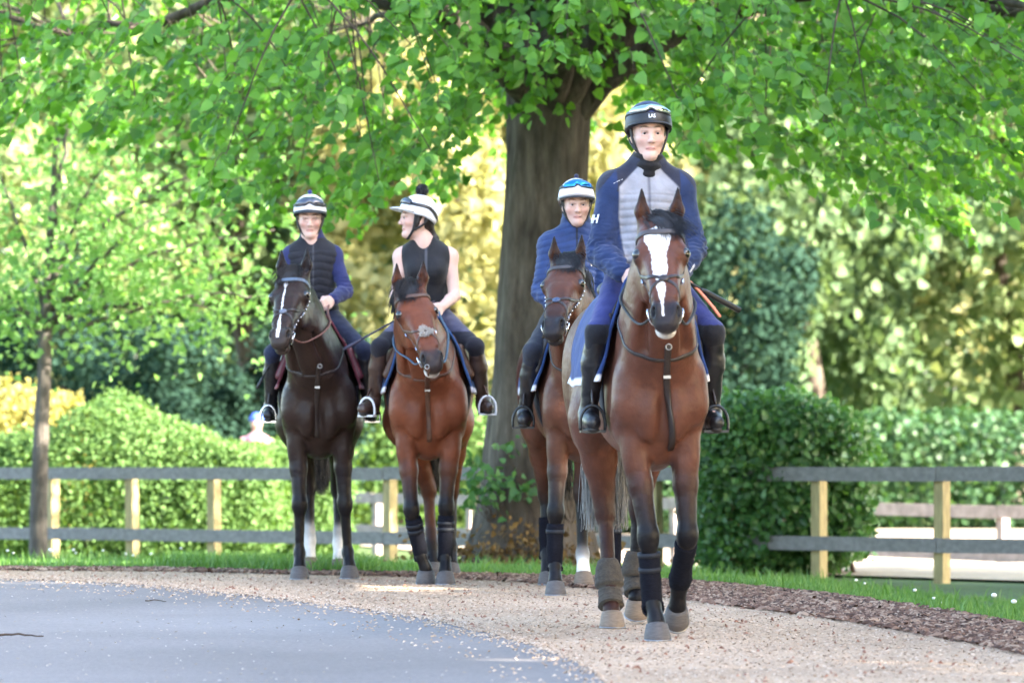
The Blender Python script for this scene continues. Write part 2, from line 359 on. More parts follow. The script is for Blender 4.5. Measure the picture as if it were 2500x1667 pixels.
# loose pieces
def flat_bits(name, P, Z, L, W, mat_, label, cat, H=.006, colname=None):
    n = len(P); an = rng.uniform(0, math.pi, n); tl = rng.normal(0, .35, (n, 2)); L = L * rng.uniform(.5, 1.5, n); W = W * rng.uniform(.6, 1.4, n)
    ux = np.c_[np.cos(an), np.sin(an), tl[:, 0] * .6]; uy = np.c_[-np.sin(an), np.cos(an), tl[:, 1] * .6]; c = np.c_[P, Z + H * .6]
    q = [c + ux * (sx * L / 2)[:, None] + uy * (sy * W / 2)[:, None] + V(0, 0, sz * H) for (sx, sy, sz) in ((-1, -1, 0), (1, -.6, 0), (.9, 1, 0), (-1, .7, 0), (0, 0, 1))]
    v = np.stack(q, 1).reshape(-1, 3); b = np.arange(n)[:, None] * 5; f = np.concatenate([b + np.array(t) for t in ((0, 1, 4), (1, 2, 4), (2, 3, 4), (3, 0, 4))])
    me = mesh_data(name, v, f, False); at = me.attributes.new('rnd', 'FLOAT', 'POINT'); at.data.foreach_set('value', np.repeat(rng.random(n), 5).astype(np.float32))
    o = link_mesh(name, me, mat_); return tag(o, label, cat, kind='stuff')
def bit_mat(name, cols):
    m, nt, b, new, ln = nodes_of(name); at = new('ShaderNodeAttribute'); at.attribute_name = 'rnd'; r = new('ShaderNodeValToRGB'); ln(at.outputs['Fac'], r.inputs[0]); cr = r.color_ramp; cr.interpolation = 'LINEAR'
    cr.elements[0].color = (*cols[0], 1); cr.elements[1].color = (*cols[-1], 1)
    for i, c in enumerate(cols[1:-1]): e = cr.elements.new((i + 1) / (len(cols) - 1)); e.color = (*c, 1)
    ln(r.outputs[0], b.inputs['Base Color']); b.inputs['Roughness'].default_value = .85; return m
def sample(poly, n, ymin=12.5):
    lo, hi = poly.min(0), poly.max(0); out = []
    while sum(map(len, out)) < n:
        P = rng.uniform(lo, hi, (n * 3, 2)); P = P[inside_poly(P, poly) & (np.abs(P[:, 0]) < P[:, 1] * .16 + .6) & (P[:, 1] > ymin)]; out.append(P)
    return np.concatenate(out)[:n]
pA = np.concatenate([M_EDGE, A_EDGE[::-1]]); P = sample(pA, 26000); flat_bits('gravel_chips', P, np.full(len(P), -.004), .013, .008, bit_mat('chip', [(.28, .18, .11), (.45, .31, .20), (.53, .375, .26), (.63, .49, .37)]), 'loose pale chips covering the curving path', 'gravel', .003)
pB = np.concatenate([G_EDGE + V(0, .1), M_EDGE[::-1] + V(0, -.15)]); P = sample(pB, 11000); flat_bits('bark_chips', P, np.full(len(P), -.001), .055, .016, bit_mat('bark_chip', [(.05, .024, .014), (.13, .062, .036), (.24, .13, .08), (.44, .31, .21)]), 'dark shredded bark along the edge of the grass', 'bark', .014)
pC = np.concatenate([A_EDGE + V(0, .1), np.array([(1., 12.), (-8., 12.)])]); P = sample(pC, 800); flat_bits('road_litter', P, np.full(len(P), -.008), .012, .006, bit_mat('litter', [(.25, .19, .13), (.36, .31, .26), (.46, .42, .37)]), 'pale specks of litter scattered on the asphalt road', 'litter', .004)
P = np.concatenate([sample(np.concatenate([A_EDGE + V(0, .45), (A_EDGE + V(0, -.10))[::-1]]), 5000), sample(np.concatenate([A_EDGE + V(0, .1), (A_EDGE + V(-.08, -.40))[::-1]]), 1500), sample(np.concatenate([A_EDGE, (A_EDGE + V(-.3, -1.2))[::-1]]), 600)]); flat_bits('edge_chips', P, np.full(len(P), -.006), .015, .010, bpy.data.materials['chip'], 'chips strewn along the border between path and road', 'gravel', .006)
P = sample(pA, 380); flat_bits('fallen_leaves', P, np.full(len(P), -.003), .022, .009, bit_mat('dead_leaf', [(.20, .08, .045), (.28, .13, .08), (.34, .19, .12)]), 'reddish brown scraps of dead leaf on the path', 'leaf litter', .012)
twm = mat('twig_bark', (.06, .04, .028), .9)
for (lab, a, b, r) in (('long thin twig lying on the road at the left edge', (-20, 1553), (106, 1556), .007), ('short twig on the road beyond the long one', (355, 1468), (405, 1470), .004), ('dark stick lying on the grass by the hooves of the dark horse', (560, 1392), (690, 1381), .012)):
    p, q = np.array(gpt(*a)), np.array(gpt(*b)); m_ = (p + q) / 2 + V(0, .05); P = spline([(*p, .004), (*m_, .008), (*q, .003)], 9) + np.c_[np.zeros(9), rng.normal(0, .01, 9), np.abs(rng.normal(0, .003, 9))]
    o = mobj('twig', *tube_geo(P, np.linspace(r, r * .5, 9), 6), twm); tag(o, lab, 'twig')
# grass
def blades(name, P, h, w, m, label):
    n = len(P); an = rng.uniform(0, 2 * math.pi, n); H = h * rng.uniform(.4, 1.25, n); z = zg(P[:, 0], P[:, 1]) - .012
    dx = np.c_[np.cos(an), np.sin(an)] * (w * rng.uniform(.6, 1.4, n))[:, None]; ln_ = rng.normal(0, .35, (n, 2)) * H[:, None]
    c = np.c_[P, z]; v = np.stack([c + np.c_[-dx, z * 0], c + np.c_[dx, z * 0], c + np.c_[ln_ * .35 + dx * .7, H * .6], c + np.c_[ln_ * .35 - dx * .7, H * .6], c + np.c_[ln_, H]], 1).reshape(-1, 3)
    b = np.arange(n)[:, None] * 5; me = bpy.data.meshes.new(name); f = np.concatenate([b + np.array(t) for t in ((0, 1, 2), (0, 2, 3), (3, 2, 4))])
    me = mesh_data(name, v, f, True); at = me.attributes.new('rnd', 'FLOAT', 'POINT'); at.data.foreach_set('value', np.repeat(rng.random(n) * .999, 5).astype(np.float32)); return tag(link_mesh(name, me, m), label, 'grass', kind='stuff')
grass_m = leaf_mat('grass_blade', (.070, .17, .030), (.15, .29, .065), .35, .5)
P = np.c_[rng.uniform(-6.5, 6.5, 190000), rng.random(190000) ** 1.15 * 15]; P[:, 1] += yG(P[:, 0]) + rng.normal(0, .06, len(P)) + .12 * np.sin(P[:, 0] * 3.1) * np.sin(P[:, 0] * 1.3 + 1); P = P[np.abs(P[:, 0]) < P[:, 1] * .15 + .5]
patch = np.array([mnoise.noise(Vector((p[0] * .9, p[1] * .9, 0))) for p in P]); edge = P[:, 1] - yG(P[:, 0]); P0 = P; P = P[(patch > -.35 + .5 * (edge < .35) * rng.random(len(P)))]
P = P[P[:, 1] < 40.25 - .903 * (P[:, 0] + 5.3) + .5]
blades('grass', P, .046, .004, grass_m, 'short green grass of the verge between path and fence')
Q = P[(np.abs(P[:, 0] + 1.7) < .75) & (P[:, 1] - yG(P[:, 0]) < 1.6)]; Q2 = P[rng.random(len(P)) < .05]; blades('tall_grass', np.concatenate([Q, Q + rng.normal(0, .03, Q.shape), Q2]), .11, .005, grass_m, 'taller tufts of grass standing in the verge')
fl = MB()
for k in range(36):
    x = rng.choice([rng.uniform(-5.2, -2.5), rng.uniform(2.2, 4.2)]); y = yG(x) + rng.uniform(.4, 7); z = float(zg(x, y)); v, f = uv_sphere(rng.uniform(.010, .017), 7, 5); fl.add(v * V(1, 1, .7) + V(x, y, z + rng.uniform(.05, .13)), f)
tag(fl.build('clover_flowers', mat('flower_white', (.75, .75, .72), .8)), 'small white clover flowers dotted in the grass verge', 'flowers', kind='stuff')
# ------------------------------------------------------------------ horses
BLACK = (.007, .0065, .008)
def coat_mat(name, blaze=None, rough=.36):
    m, nt, b, new, ln = nodes_of(name)
    at = new('ShaderNodeAttribute'); at.attribute_name = 'Col'
    tc = new('ShaderNodeTexCoord')
    n = new('ShaderNodeTexNoise'); n.inputs['Scale'].default_value = 7; n.inputs['Detail'].default_value = 8; n.inputs['Roughness'].default_value = .65; ln(tc.outputs['Object'], n.inputs[0])
    r = new('ShaderNodeMapRange'); r.inputs[1].default_value = .3; r.inputs[2].default_value = .7; r.inputs[3].default_value = .72; r.inputs[4].default_value = 1.28; ln(n.outputs[0], r.inputs[0])
    mx = new('ShaderNodeMix'); mx.data_type = 'RGBA'; mx.blend_type = 'MULTIPLY'; mx.inputs[0].default_value = 1; ln(at.outputs['Color'], mx.inputs[6]); ln(r.outputs[0], mx.inputs[7])
    col = mx.outputs[2]
    if blaze:                              # white face marking: half-width and centre line along the face
        hd = new('ShaderNodeAttribute'); hd.attribute_name = 'hd'
        sp = new('ShaderNodeSeparateXYZ'); ln(hd.outputs['Vector'], sp.inputs[0])
        def m2(op, a, b_, c=None):
            q = new('ShaderNodeMath'); q.operation = op
            for i, w in enumerate((a, b_, c)):
                if w is None: continue
                if isinstance(w, (int, float)): q.inputs[i].default_value = w
                else: ln(w, q.inputs[i])
            return q.outputs[0]
        un = m2('DIVIDE', sp.outputs[0], .7)
        rp = new('ShaderNodeValToRGB'); ln(un, rp.inputs[0]); cr = rp.color_ramp
        pts = blaze['w']; cr.elements[0].position = pts[0][0] / .7; cr.elements[0].color = (pts[0][1] / .1,) * 3 + (1,)
        cr.elements[1].position = pts[1][0] / .7; cr.elements[1].color = (pts[1][1] / .1,) * 3 + (1,)
        for (u, w) in pts[2:]:
            e = cr.elements.new(u / .7); e.color = (w / .1,) * 3 + (1,)
        n2 = new('ShaderNodeTexNoise'); n2.inputs['Scale'].default_value = 55; n2.inputs['Detail'].default_value = 8; ln(hd.outputs['Vector'], n2.inputs[0])
        wd_ = m2('ADD', m2('MULTIPLY', rp.outputs[0], .1), m2('MULTIPLY', m2('SUBTRACT', n2.outputs[0], .5), .018))
        dv = m2('ABSOLUTE', m2('SUBTRACT', m2('ADD', sp.outputs[1], -blaze['c'][0]), m2('MULTIPLY', sp.outputs[0], blaze['c'][1])), 0)
        mk = m2('MULTIPLY', m2('SUBTRACT', wd_, dv), 170); mk = m2('MINIMUM', m2('MAXIMUM', mk, 0), 1)
        mk = m2('MULTIPLY', mk, m2('GREATER_THAN', sp.outputs[2], -.085)); mk = m2('MULTIPLY', mk, m2('LESS_THAN', sp.outputs[0], blaze.get('end', .66)))
        mw = new('ShaderNodeMix'); mw.data_type = 'RGBA'; ln(mk, mw.inputs[0]); ln(col, mw.inputs[6]); mw.inputs[7].default_value = (.78, .75, .74, 1); col = mw.outputs[2]
    ln(col, b.inputs['Base Color']); b.inputs['Roughness'].default_value = rough; b.inputs['Specular IOR Level'].default_value = .16
    b.inputs['Sheen Weight'].default_value = .0; b.inputs['Sheen Roughness'].default_value = .35
    mp = new('ShaderNodeMapping'); mp.inputs['Scale'].default_value = (220, 220, 45); ln(tc.outputs['Object'], mp.inputs[0])
    nb = new('ShaderNodeTexNoise'); nb.inputs['Scale'].default_value = 1; nb.inputs['Detail'].default_value = 3; ln(mp.outputs[0], nb.inputs[0])
    nc = new('ShaderNodeTexNoise'); nc.inputs['Scale'].default_value = 16; nc.inputs['Detail'].default_value = 4; ln(tc.outputs['Object'], nc.inputs[0])
    b1 = new('ShaderNodeBump'); b1.inputs['Strength'].default_value = .25; b1.inputs['Distance'].default_value = .004; ln(nb.outputs[0], b1.inputs['Height'])
    b2 = new('ShaderNodeBump'); b2.inputs['Strength'].default_value = .35; b2.inputs['Distance'].default_value = .02; ln(nc.outputs[0], b2.inputs['Height']); ln(b1.outputs[0], b2.inputs['Normal']); ln(b2.outputs[0], b.inputs['Normal'])
    rr = new('ShaderNodeMapRange'); rr.inputs[3].default_value = rough - .08; rr.inputs[4].default_value = rough + .16; ln(nc.outputs[0], rr.inputs[0]); ln(rr.outputs[0], b.inputs['Roughness'])
    return m
def hair_mat(name):
    if name in MATS: return MATS[name]
    m, nt, b, new, ln = nodes_of(name); at = new('ShaderNodeAttribute'); at.attribute_name = 'Col'; ln(at.outputs['Color'], b.inputs['Base Color'])
    b.inputs['Roughness'].default_value = .45; b.inputs['Specular IOR Level'].default_value = .4; MATS[name] = m; return m
def strands(name, paths, r, colf, parent, n=3):
    vs = []; fs = []; b = 0
    for P in paths:
        m = len(P); rad = r * np.linspace(1, .25, m) * (.7 + .6 * rng.random())
        v, f = tube_geo(P, rad, n, False); vs.append(v); fs.append(np.array(f) + b); b += len(v)
    v = np.concatenate(vs); me = mesh_data(name, v, np.concatenate(fs)); set_vec(me, 'Col', colf(v))
    return link_mesh(name, me, hair_mat('horse_hair'), parent)
def to_obj(M, name, parent=None):   # frame shared by a horse, its tack and its rider
    o = empty(name, parent=parent); o.matrix_world = M; return o

def push_out(s, paths, gap):
    A = np.array(paths); P = A.reshape(-1, 3); P = P + s.normal(P) * np.clip(gap - s.near(P.min(0), P.max(0))(P), 0, .2)[:, None]; return list(P.reshape(A.shape))
class Horse: pass
def build_horse(P):
    H = Horse(); H.P = P
    H.M = Matrix.Translation(Vector(P['loc'])) @ Matrix.Rotation(math.radians(-90 + P.get('yaw', 0)), 4, 'Z') @ Matrix.Scale(P.get('scale', 1), 4)
    root = to_obj(H.M, 'horse'); H.root = root
    tag(root, P['label'], 'horse', 'ridden horses walking along the path')
    # palette: 0 coat, 1 black points, 2 dark coat, 3 muzzle, 4 pale, 5 under-belly lighter, 6 brown leg
    pal = [P['coat'], P.get('points', BLACK), P['dark'], P.get('muzzle', (.02, .016, .017)), (.7, .66, .62), P.get('belly', P['coat']), P.get('leg', P['dark'])]
    s = Sdf(); H.s = s
    w = P.get('width', 1.0); dz = P.get('dz', 0.)
    bend = P.get('hind_dy', 0.)                 # sideways drift of the quarters
    def B(x, y, z):                              # trunk point, with lateral bend
        t = min(max((-x - .3) / 1.2, 0), 1); return V(x, y * w + bend * t, z + dz)
    # trunk
    s.el(B(-.68, 0, 1.19), (.60, .275 * w, .37), k=.05, col=0)
    s.el(B(-.20, 0, 1.08), (.27, .200 * w, .32), k=.10, col=0)
    s.el(B(-1.05, 0, 1.30), (.42, .24 * w, .27), k=.10, col=0)
    s.el(B(-1.36, 0, 1.32), (.33, .27 * w, .28), k=.10, col=0)
    s.rc(B(-.22, 0, 1.47), B(-.62, 0, 1.47), .09, .08, k=.14, col=2)
    s.rc(B(-.62, 0, 1.43), B(-1.30, 0, 1.50), .08, .10, k=.14, col=2)
    for sd in (-1, 1):
        R = rotm((1, 0, 0), math.radians(sd * 13)) @ rotm((0, 1, 0), math.radians(24))
        s.el(B(-.22, sd * .108, 1.22), (.15, .078, .33), R=R, k=.07, col=0)                    # shoulder blade
        s.el(B(-.015, sd * .158, 1.13), (.110, .086, .15), k=.06, col=0)                        # point of shoulder
        s.el(B(.030, sd * .072, 1.04), (.085, .072, .145), k=.030, col=0)                        # breast muscle
        s.el(B(-1.42, sd * .15, 1.22), (.25, .145, .30), k=.08, col=0)                          # haunch
        s.rc(B(-1.60, sd * .10, 1.36), B(-1.50, sd * .135, .93), .13, .095, k=.08, col=0)
        s.el(B(-1.17, sd * .185, 1.03), (.14, .09, .17), k=.08, col=0)                          # stifle
    s.rc(B(.100, 0, 1.22), B(.085, 0, .93), .010, .012, k=.05, sub=True)                          # breast groove
    s.el(B(-.14, 0, .95), (.17, .11, .10), k=.05, col=5)                                          # sternum
    # head frame
    poll = np.asarray(P['poll'], float); h = unit(P['head_dir']); lat = rotm((0, 0, 1), math.radians(P.get('head_yaw', 0))) @ V(0, 1, 0)
    wv = unit(np.cross(h, lat)); wv = wv if wv[0] + wv[2] > 0 else -wv
    if P.get('roll'): wv = rotm(h, math.radians(P['roll'])) @ wv
    lv = np.cross(wv, h); lv = lv if lv[1] > 0 else -lv
    HR = np.stack([h, lv, wv], 1); H.HR = HR; H.poll = poll; k_h = P.get('head_scale', 1.0)
    def Q(u, v, w_): return poll + HR @ (V(u, v, w_) * k_h)
    H.Q = Q
    def hel(u, v, w_, r, k=.03, col=0, sub=False, R=None): s.el(Q(u, v, w_), np.asarray(r) * k_h, R=HR if R is None else HR @ R, k=k, col=col, sub=sub)
    def hrc(a, b, r1, r2, k=.03, col=0, col2=None, sub=False): s.rc(Q(*a), Q(*b), r1 * k_h, r2 * k_h, k=k, col=col, col2=col2, sub=sub)
    # neck
    thr = Q(.17, 0, -.20); nk = Q(.03, 0, -.09); mid = (thr + nk) / 2
    wa = B(-.30, 0, 1.46); ba = B(-.03, 0, 1.26); ca = B(-.15, 0, 1.38)
    cp = spline([wa, (wa * .5 + nk * .5) + V(.0, 0, .05), nk], 5)
    for i in range(4): s.rc(cp[i], cp[i + 1], np.interp(i, [0, 4], [.105, .072]), np.interp(i + 1, [0, 4], [.105, .072]), k=.06, col=2)
    tp = spline([ba, ba * .5 + thr * .5 + V(.02, 0, -.01), thr], 5)
    for i in range(4): s.rc(tp[i], tp[i + 1], np.interp(i, [0, 4], [.165, .078]), np.interp(i + 1, [0, 4], [.165, .078]), k=.09, col=0)
    mp_ = spline([ca, ca * .5 + mid * .5, mid], 5)
    for i in range(4): s.rc(mp_[i], mp_[i + 1], np.interp(i, [0, 4], [.16, .088]), np.interp(i + 1, [0, 4], [.16, .088]), k=.09, col=0)
    # jugular grooves and the line of the shoulder
    for sd in (-1, 1):
        s.rc(tp[3] + V(.065, sd * .066, -.01), tp[1] + V(.130, sd * .095, -.03), .008, .012, k=.06, sub=True)
    # head
    hel(.07, 0, -.055, (.11, .082, .075), k=.05, col=0)
    hrc((.10, 0, -.07), (.26, 0, -.062), .078, .070, k=.04, col=0)
    for sd in (-1, 1):
        hrc((.08, sd * .035, -.04), (.19, sd * .056, -.042), .045, .042, k=.04, col=0)           # forehead sides
        hel(.195, sd * .088, -.052, (.040, .030, .036), k=.025, col=0)                            # orbit
        hel(.172, sd * .086, -.034, (.036, .020, .016), k=.02, col=0)                             # brow
        hel(.225, sd * .058, -.150, (.105, .030, .085), k=.05, col=0)                             # cheek
        hrc((.24, sd * .062, -.085), (.37, sd * .050, -.068), .020, .010, k=.025, col=0)          # facial crest
        hrc((.26, sd * .034, -.03), (.47, sd * .030, -.026), .034, .026, k=.035, col=0, col2=P.get('nose_c', 0))
        hel(.545, sd * .040, -.034, (.042, .025, .036), k=.022, col=3)                            # nostril wing
    hrc((.22, 0, -.065), (.48, 0, -.060), .062, .046, k=.04, col=0, col2=P.get('nose_c', 0))
    hrc((.24, 0, -.15), (.50, 0, -.105), .046, .030, k=.05, col=0)
    hel(.545, 0, -.062, (.066, .052, .050), k=.03, col=3)
    hel(.597, 0, -.060, (.032, .050, .036), k=.025, col=P.get('lip_c', 3))
    hel(.570, 0, -.116, (.044, .044, .028), k=.02, col=P.get('chin_c', 3))
    hrc((.59, -.05, -.092), (.59, .05, -.092), .006, .006, k=.012, sub=True)                      # mouth line
    for sd in (-1, 1):
        hel(.560, sd * .052, -.018, (.024, .0105, .014), k=.012, sub=True, R=rotm((1, 0, 0), sd * -.9) @ rotm((0, 0, 1), sd * .35))
        # ears
        b0 = V(.035, sd * .052, -.065); tip = b0 + HR.T @ (unit(V(.10, 0, 1.) + np.array(P.get('ear_t', (0, 0, 0)))) * P.get('ear_l', .19)) + V(0, sd * .024, 0); md = b0 * .5 + tip * .5 + V(0, sd * .010, .0)
        hrc(b0, md, .030, .031, k=.03, col=P.get('ear_c', 2)); hrc(md, tip, .031, .005, k=.015, col=P.get('ear_c', 2), col2=1)
        fo = HR.T @ V(1, 0, 0); f0 = b0 * .62 + tip * .38 + V(0, sd * .006, 0) + fo * .030; f1 = b0 * .25 + tip * .75 + V(0, sd * .004, 0) + fo * .021
        hrc(f0, f1, .020, .010, k=.010, sub=True)
    # legs
    H.hooves = []; H.fet = []; H.knee = []
    for i, sd in ((0, -1), (1, 1)):
        L = P['fore'][i]; kn, ft, co = [np.asarray(q, float) for q in L['j']]; el_ = B(-.17, sd * .150, .95)
        up = B(-.10, sd * .142, 1.00)
        s.rc(B(.0, sd * .150, 1.05), el_, .085, .078, k=.05, col=0); s.el(B(-.10, sd * .175, 1.10), (.10, .055, .14), R=rotm((0, 1, 0), math.radians(-35)), k=.035, col=0)
        m1 = up * .45 + kn * .55
        s.rc(up, m1, .080, .054, k=.04, col=0, col2=6); s.rc(m1, kn + V(0, 0, .03), .054, .044, k=.03, col=6, col2=1)
        s.el(up * .75 + kn * .25 + V(.035, sd * .018, 0), (.050, .046, .13), k=.03, col=0); s.rc(up + V(.06, sd * -.02, .02), up * .5 + kn * .5 + V(.035, sd * -.012, 0), .036, .018, k=.02, col=0)
        ax = unit(kn - ft)
        s.el(kn, (.048, .050, .058), k=.03, col=1)
        s.rc(kn - ax * .03, ft + ax * .05, .036, .030, k=.03, col=1)
        bk = unit(np.cross(ax, V(0, 1, 0))); bk = bk if bk[0] < 0 else -bk
        s.rc(kn - ax * .06 + bk * .03, ft + ax * .03 + bk * .032, .018, .020, k=.02, col=1)
        s.el(ft, (.043, .040, .044), k=.025, col=1); s.el(ft + bk * .026 - ax * .008, .026, k=.02, col=1)
        s.rc(ft, co + V(0, 0, -.010), .031, .043, k=.022, col=L.get('pc', 1))
        H.hooves.append((co, L.get('pitch', 0), L.get('hc', 0))); H.knee.append(kn); H.fet.append((kn, ft, co, ax))
    for i, sd in ((0, -1), (1, 1)):
        L = P['hind'][i]; hk, ft, co = [np.asarray(q, float) for q in L['j']]
        st = B(-1.20, sd * .165, 1.0)
        s.rc(st, st * .5 + hk * .5 + V(-.02, 0, .02), .125, .080, k=.07, col=0); s.rc(st * .5 + hk * .5 + V(-.02, 0, .02), hk, .080, .050, k=.04, col=0, col2=6)
        s.rc(B(-1.50, sd * .14, .98), hk + V(-.05, 0, .06), .085, .026, k=.06, col=0, col2=6)
        ax = unit(hk - ft); bk = unit(np.cross(ax, V(0, 1, 0))); bk = bk if bk[0] < 0 else -bk
        s.el(hk, (.058, .042, .062), k=.03, col=P.get('hock_c', 6)); s.el(hk + bk * .05 + ax * .055, (.026, .022, .034), k=.03, col=P.get('hock_c', 6))
        lc = L.get('lc', P.get('hind_c', 1)); lc2 = L.get('lc2', lc); sock = lc2 != lc
        s.rc(hk - ax * .03, ft + ax * .04, .040, .034, k=.03, col=lc); s.rc(hk - ax * .02 + bk * .035, ft + ax * .03 + bk * .032, .022, .021, k=.02, col=lc)
        if sock: s.rc(ft + ax * .085, ft + ax * .02, .0375, .0385, k=.02, col=lc2); s.rc(ft + ax * .07 + bk * .033, ft + bk * .032, .0225, .0235, k=.02, col=lc2)
        s.el(ft, (.046, .042, .046), k=.025, col=lc2); s.el(ft + bk * .028, .027, k=.02, col=lc2)
        s.rc(ft, co + V(0, 0, -.010), .034, .044, k=.025, col=L.get('pc', lc2))
        H.hooves.append((co, L.get('pitch', 0), L.get('hc', 0))); H.fet.append((hk, ft, co, ax))
    # dock of the tail
    s.rc(B(-1.62, 0, 1.47), B(-1.74, 0, 1.38), .05, .035, k=.05, col=2)
    pz = poll
    v, f = s.mesh(h=.0105, fine=((0, .13, 1.2, .0052), (2, 1.28 + min(pz[2] - 1.92, 0), 2.3, .0055), (1, -.7, .7, .0075)))
    me = mesh_data('body', v, f); c = s.colours(v, pal, tau=.012)
    # lower legs and eye surrounds follow the breed's markings
    hd = (v - poll) @ HR / k_h; ish = (hd[:, 0] > -.2) & (hd[:, 2] > -.23) & (hd[:, 0] < .7) & (v[:, 0] > .1)
    if P.get('muzzle_ring') is not None:
        mm = ish & (hd[:, 0] > .47); t = np.clip((hd[:, 0] - .47) / .07, 0, 1)[:, None]; c = np.where(mm[:, None], c * (1 - t * .6) + np.array(P['muzzle_ring']) * t * .6, c)
    if P.get('lip_white'):
        t = np.exp(-((hd[:, 0] - .592) / .030) ** 2 - ((hd[:, 2] + .118) / .030) ** 2) * ish; c = c * (1 - t[:, None]) + V(.62, .57, .52) * t[:, None]
    for sd in (-1, 1):
        t = np.exp(-(((hd[:, 0] - .195) / .035) ** 2 + ((np.abs(hd[:, 1]) - .105) / .02) ** 2 + ((hd[:, 2] + .05) / .03) ** 2)) * ish * .8
        c = c * (1 - t[:, None]) + np.array(BLACK) * t[:, None]
        t = np.exp(-(((hd[:, 0] - .56) / .024) ** 2 + ((hd[:, 1] - sd * .05) / .014) ** 2 + ((hd[:, 2] + .02) / .02) ** 2)) * ish
        c = c * (1 - t[:, None]) + V(.004, .003, .003) * t[:, None]
    set_vec(me, 'Col', c); set_vec(me, 'hd', np.where(ish[:, None], hd, 5.), 'VEC')
    link_mesh('body', me, coat_mat('coat_' + P['id'], P.get('blaze'), P.get('rough', .36)), root)
    # eyes
    em = mat('horse_eye', (.008, .005, .004), rough=.06, spec=.9)
    for sd in (-1, 1):
        sv, sf = uv_sphere(.026 * k_h, 14, 10); mobj('eye', sv + Q(.197, sd * .0965, -.036), sf, em, root)
    # hooves
    hcol = {0: mat('hoof_grey', (.075, .066, .064), .65, noise=.25, nscale=30, bump=.3, stretch=(1, 1, 6)), 1: mat('hoof_pale', (.17, .125, .09), .65, noise=.25, nscale=30, bump=.3, stretch=(1, 1, 6)), 2: mat('hoof_dark', (.05, .05, .06), .6, noise=.25, nscale=30, bump=.3)}
    for (co, pitch, hc) in H.hooves:
        vs = []; fs = []; n = 20; R = rotm((0, 1, 0), math.radians(pitch)); lv_ = [(-.014, .042, .002, .92), (-.017, .050, .006, .96), (-.024, .0525, .010, .97), (-.050, .0585, .022, .98), (-.080, .0645, .034, .98), (-.086, .0630, .034, .98), (-.080, .045, .03, .98)]
        for (z, r, fx, wd2) in lv_:
            for j in range(n):
                a = 2 * math.pi * j / n; cx = math.cos(a); rr = r * (1.0 if cx > -.3 else .90)
                zz = z - (.010 * (-cx) if z > -.03 else 0)
                vs.append(R @ V(fx + cx * rr * 1.06, math.sin(a) * rr * wd2, zz) + co)
        for i in range(len(lv_) - 1):
            fs += [(i * n + (j + 1) % n, i * n + j, (i + 1) * n + j, (i + 1) * n + (j + 1) % n) for j in range(n)]
        fs.append(tuple(range(n))[::-1][::-1]); fs.append(tuple((len(lv_) - 1) * n + j for j in range(n))[::-1])
        hf = mobj('hoof', vs, fs, hcol[hc], root)
        sv = []; sf = []; m = 14                                              # steel shoe rim
        for j in range(m + 1):
            a = -2.2 + 4.4 * j / m
            for (r, z) in ((.066, -.0845), (.066, -.091), (.048, -.091), (.048, -.0845)):
                sv.append(R @ V(.036 + math.cos(a) * r * 1.06, math.sin(a) * r * .98, z) + co)
        for j in range(m): sf += [(j * 4 + q, j * 4 + (q + 1) % 4, j * 4 + 4 + (q + 1) % 4, j * 4 + 4 + q) for q in range(4)]
        mobj('horseshoe', sv, sf, mat('shoe_steel', (.28, .28, .29), .45, metal=1.), hf)
    # forelock, mane, tail
    hcs = np.array(P.get('hair', (.014, .012, .013)))
    fl = P.get('forelock', dict(n=260, dv=.02, length=.22, lift=.03)); paths = []
    for i in range(fl['n']):
        a = rng.normal(0, 1); r0 = V(rng.uniform(-.035, .04), a * .024 + rng.normal(0, .006), .004 + rng.uniform(-.01, .01))
        ln_ = fl['length'] * rng.uniform(.55, 1.1); dv = fl['dv'] * rng.uniform(.6, 1.3) + a * .012
        pts = [r0, r0 + V(.15 * ln_, dv * .3, fl['lift'] * rng.uniform(.5, 1.3)), r0 + V(.55 * ln_, dv * .7, fl['lift'] * rng.uniform(.4, 1.)), r0 + V(ln_, dv + rng.normal(0, .012), .012)]
        paths.append(np.array([Q(*p) for p in spline(pts, 6)]))
    paths = push_out(s, paths, .004)
    strands('forelock', paths, .0024, lambda v: np.tile(hcs, (len(v), 1)) * rng.uniform(.7, 1.5, (len(v), 1)), root)
    paths = []; side = P.get('mane_side', 1)
    cr_ = spline([wa + V(.0, 0, .10), (wa * .5 + nk * .5) + V(0, 0, .13), Q(-.01, 0, -.03)], 40)
    for i in range(260):
        t = rng.random() * 39; j = int(t); r0 = cr_[j] * (1 - t + j) + cr_[min(j + 1, 39)] * (t - j) + V(rng.normal(0, .006), rng.normal(0, .008), -.01)
        o = np.linspace(0, 1, 6); ln_ = rng.uniform(.10, .19); sdy = side * rng.uniform(.7, 1.2)
        pts = np.array([r0 + V(.02 * q, sdy * (.075 * min(q * 1.6, 1.) + .035 * q), .028 * math.sin(q * 2.2) - ln_ * q ** 1.5) for q in o])
        paths.append(pts)
    paths = push_out(s, paths, .008)
    strands('mane', paths, .0055, lambda v: np.tile(hcs, (len(v), 1)) * rng.uniform(.7, 1.5, (len(v), 1)), root)
    paths = []; T = P.get('tail', dict(dy=0., end=.45, grey=0.))
    tb = B(-1.70, 0, 1.42)
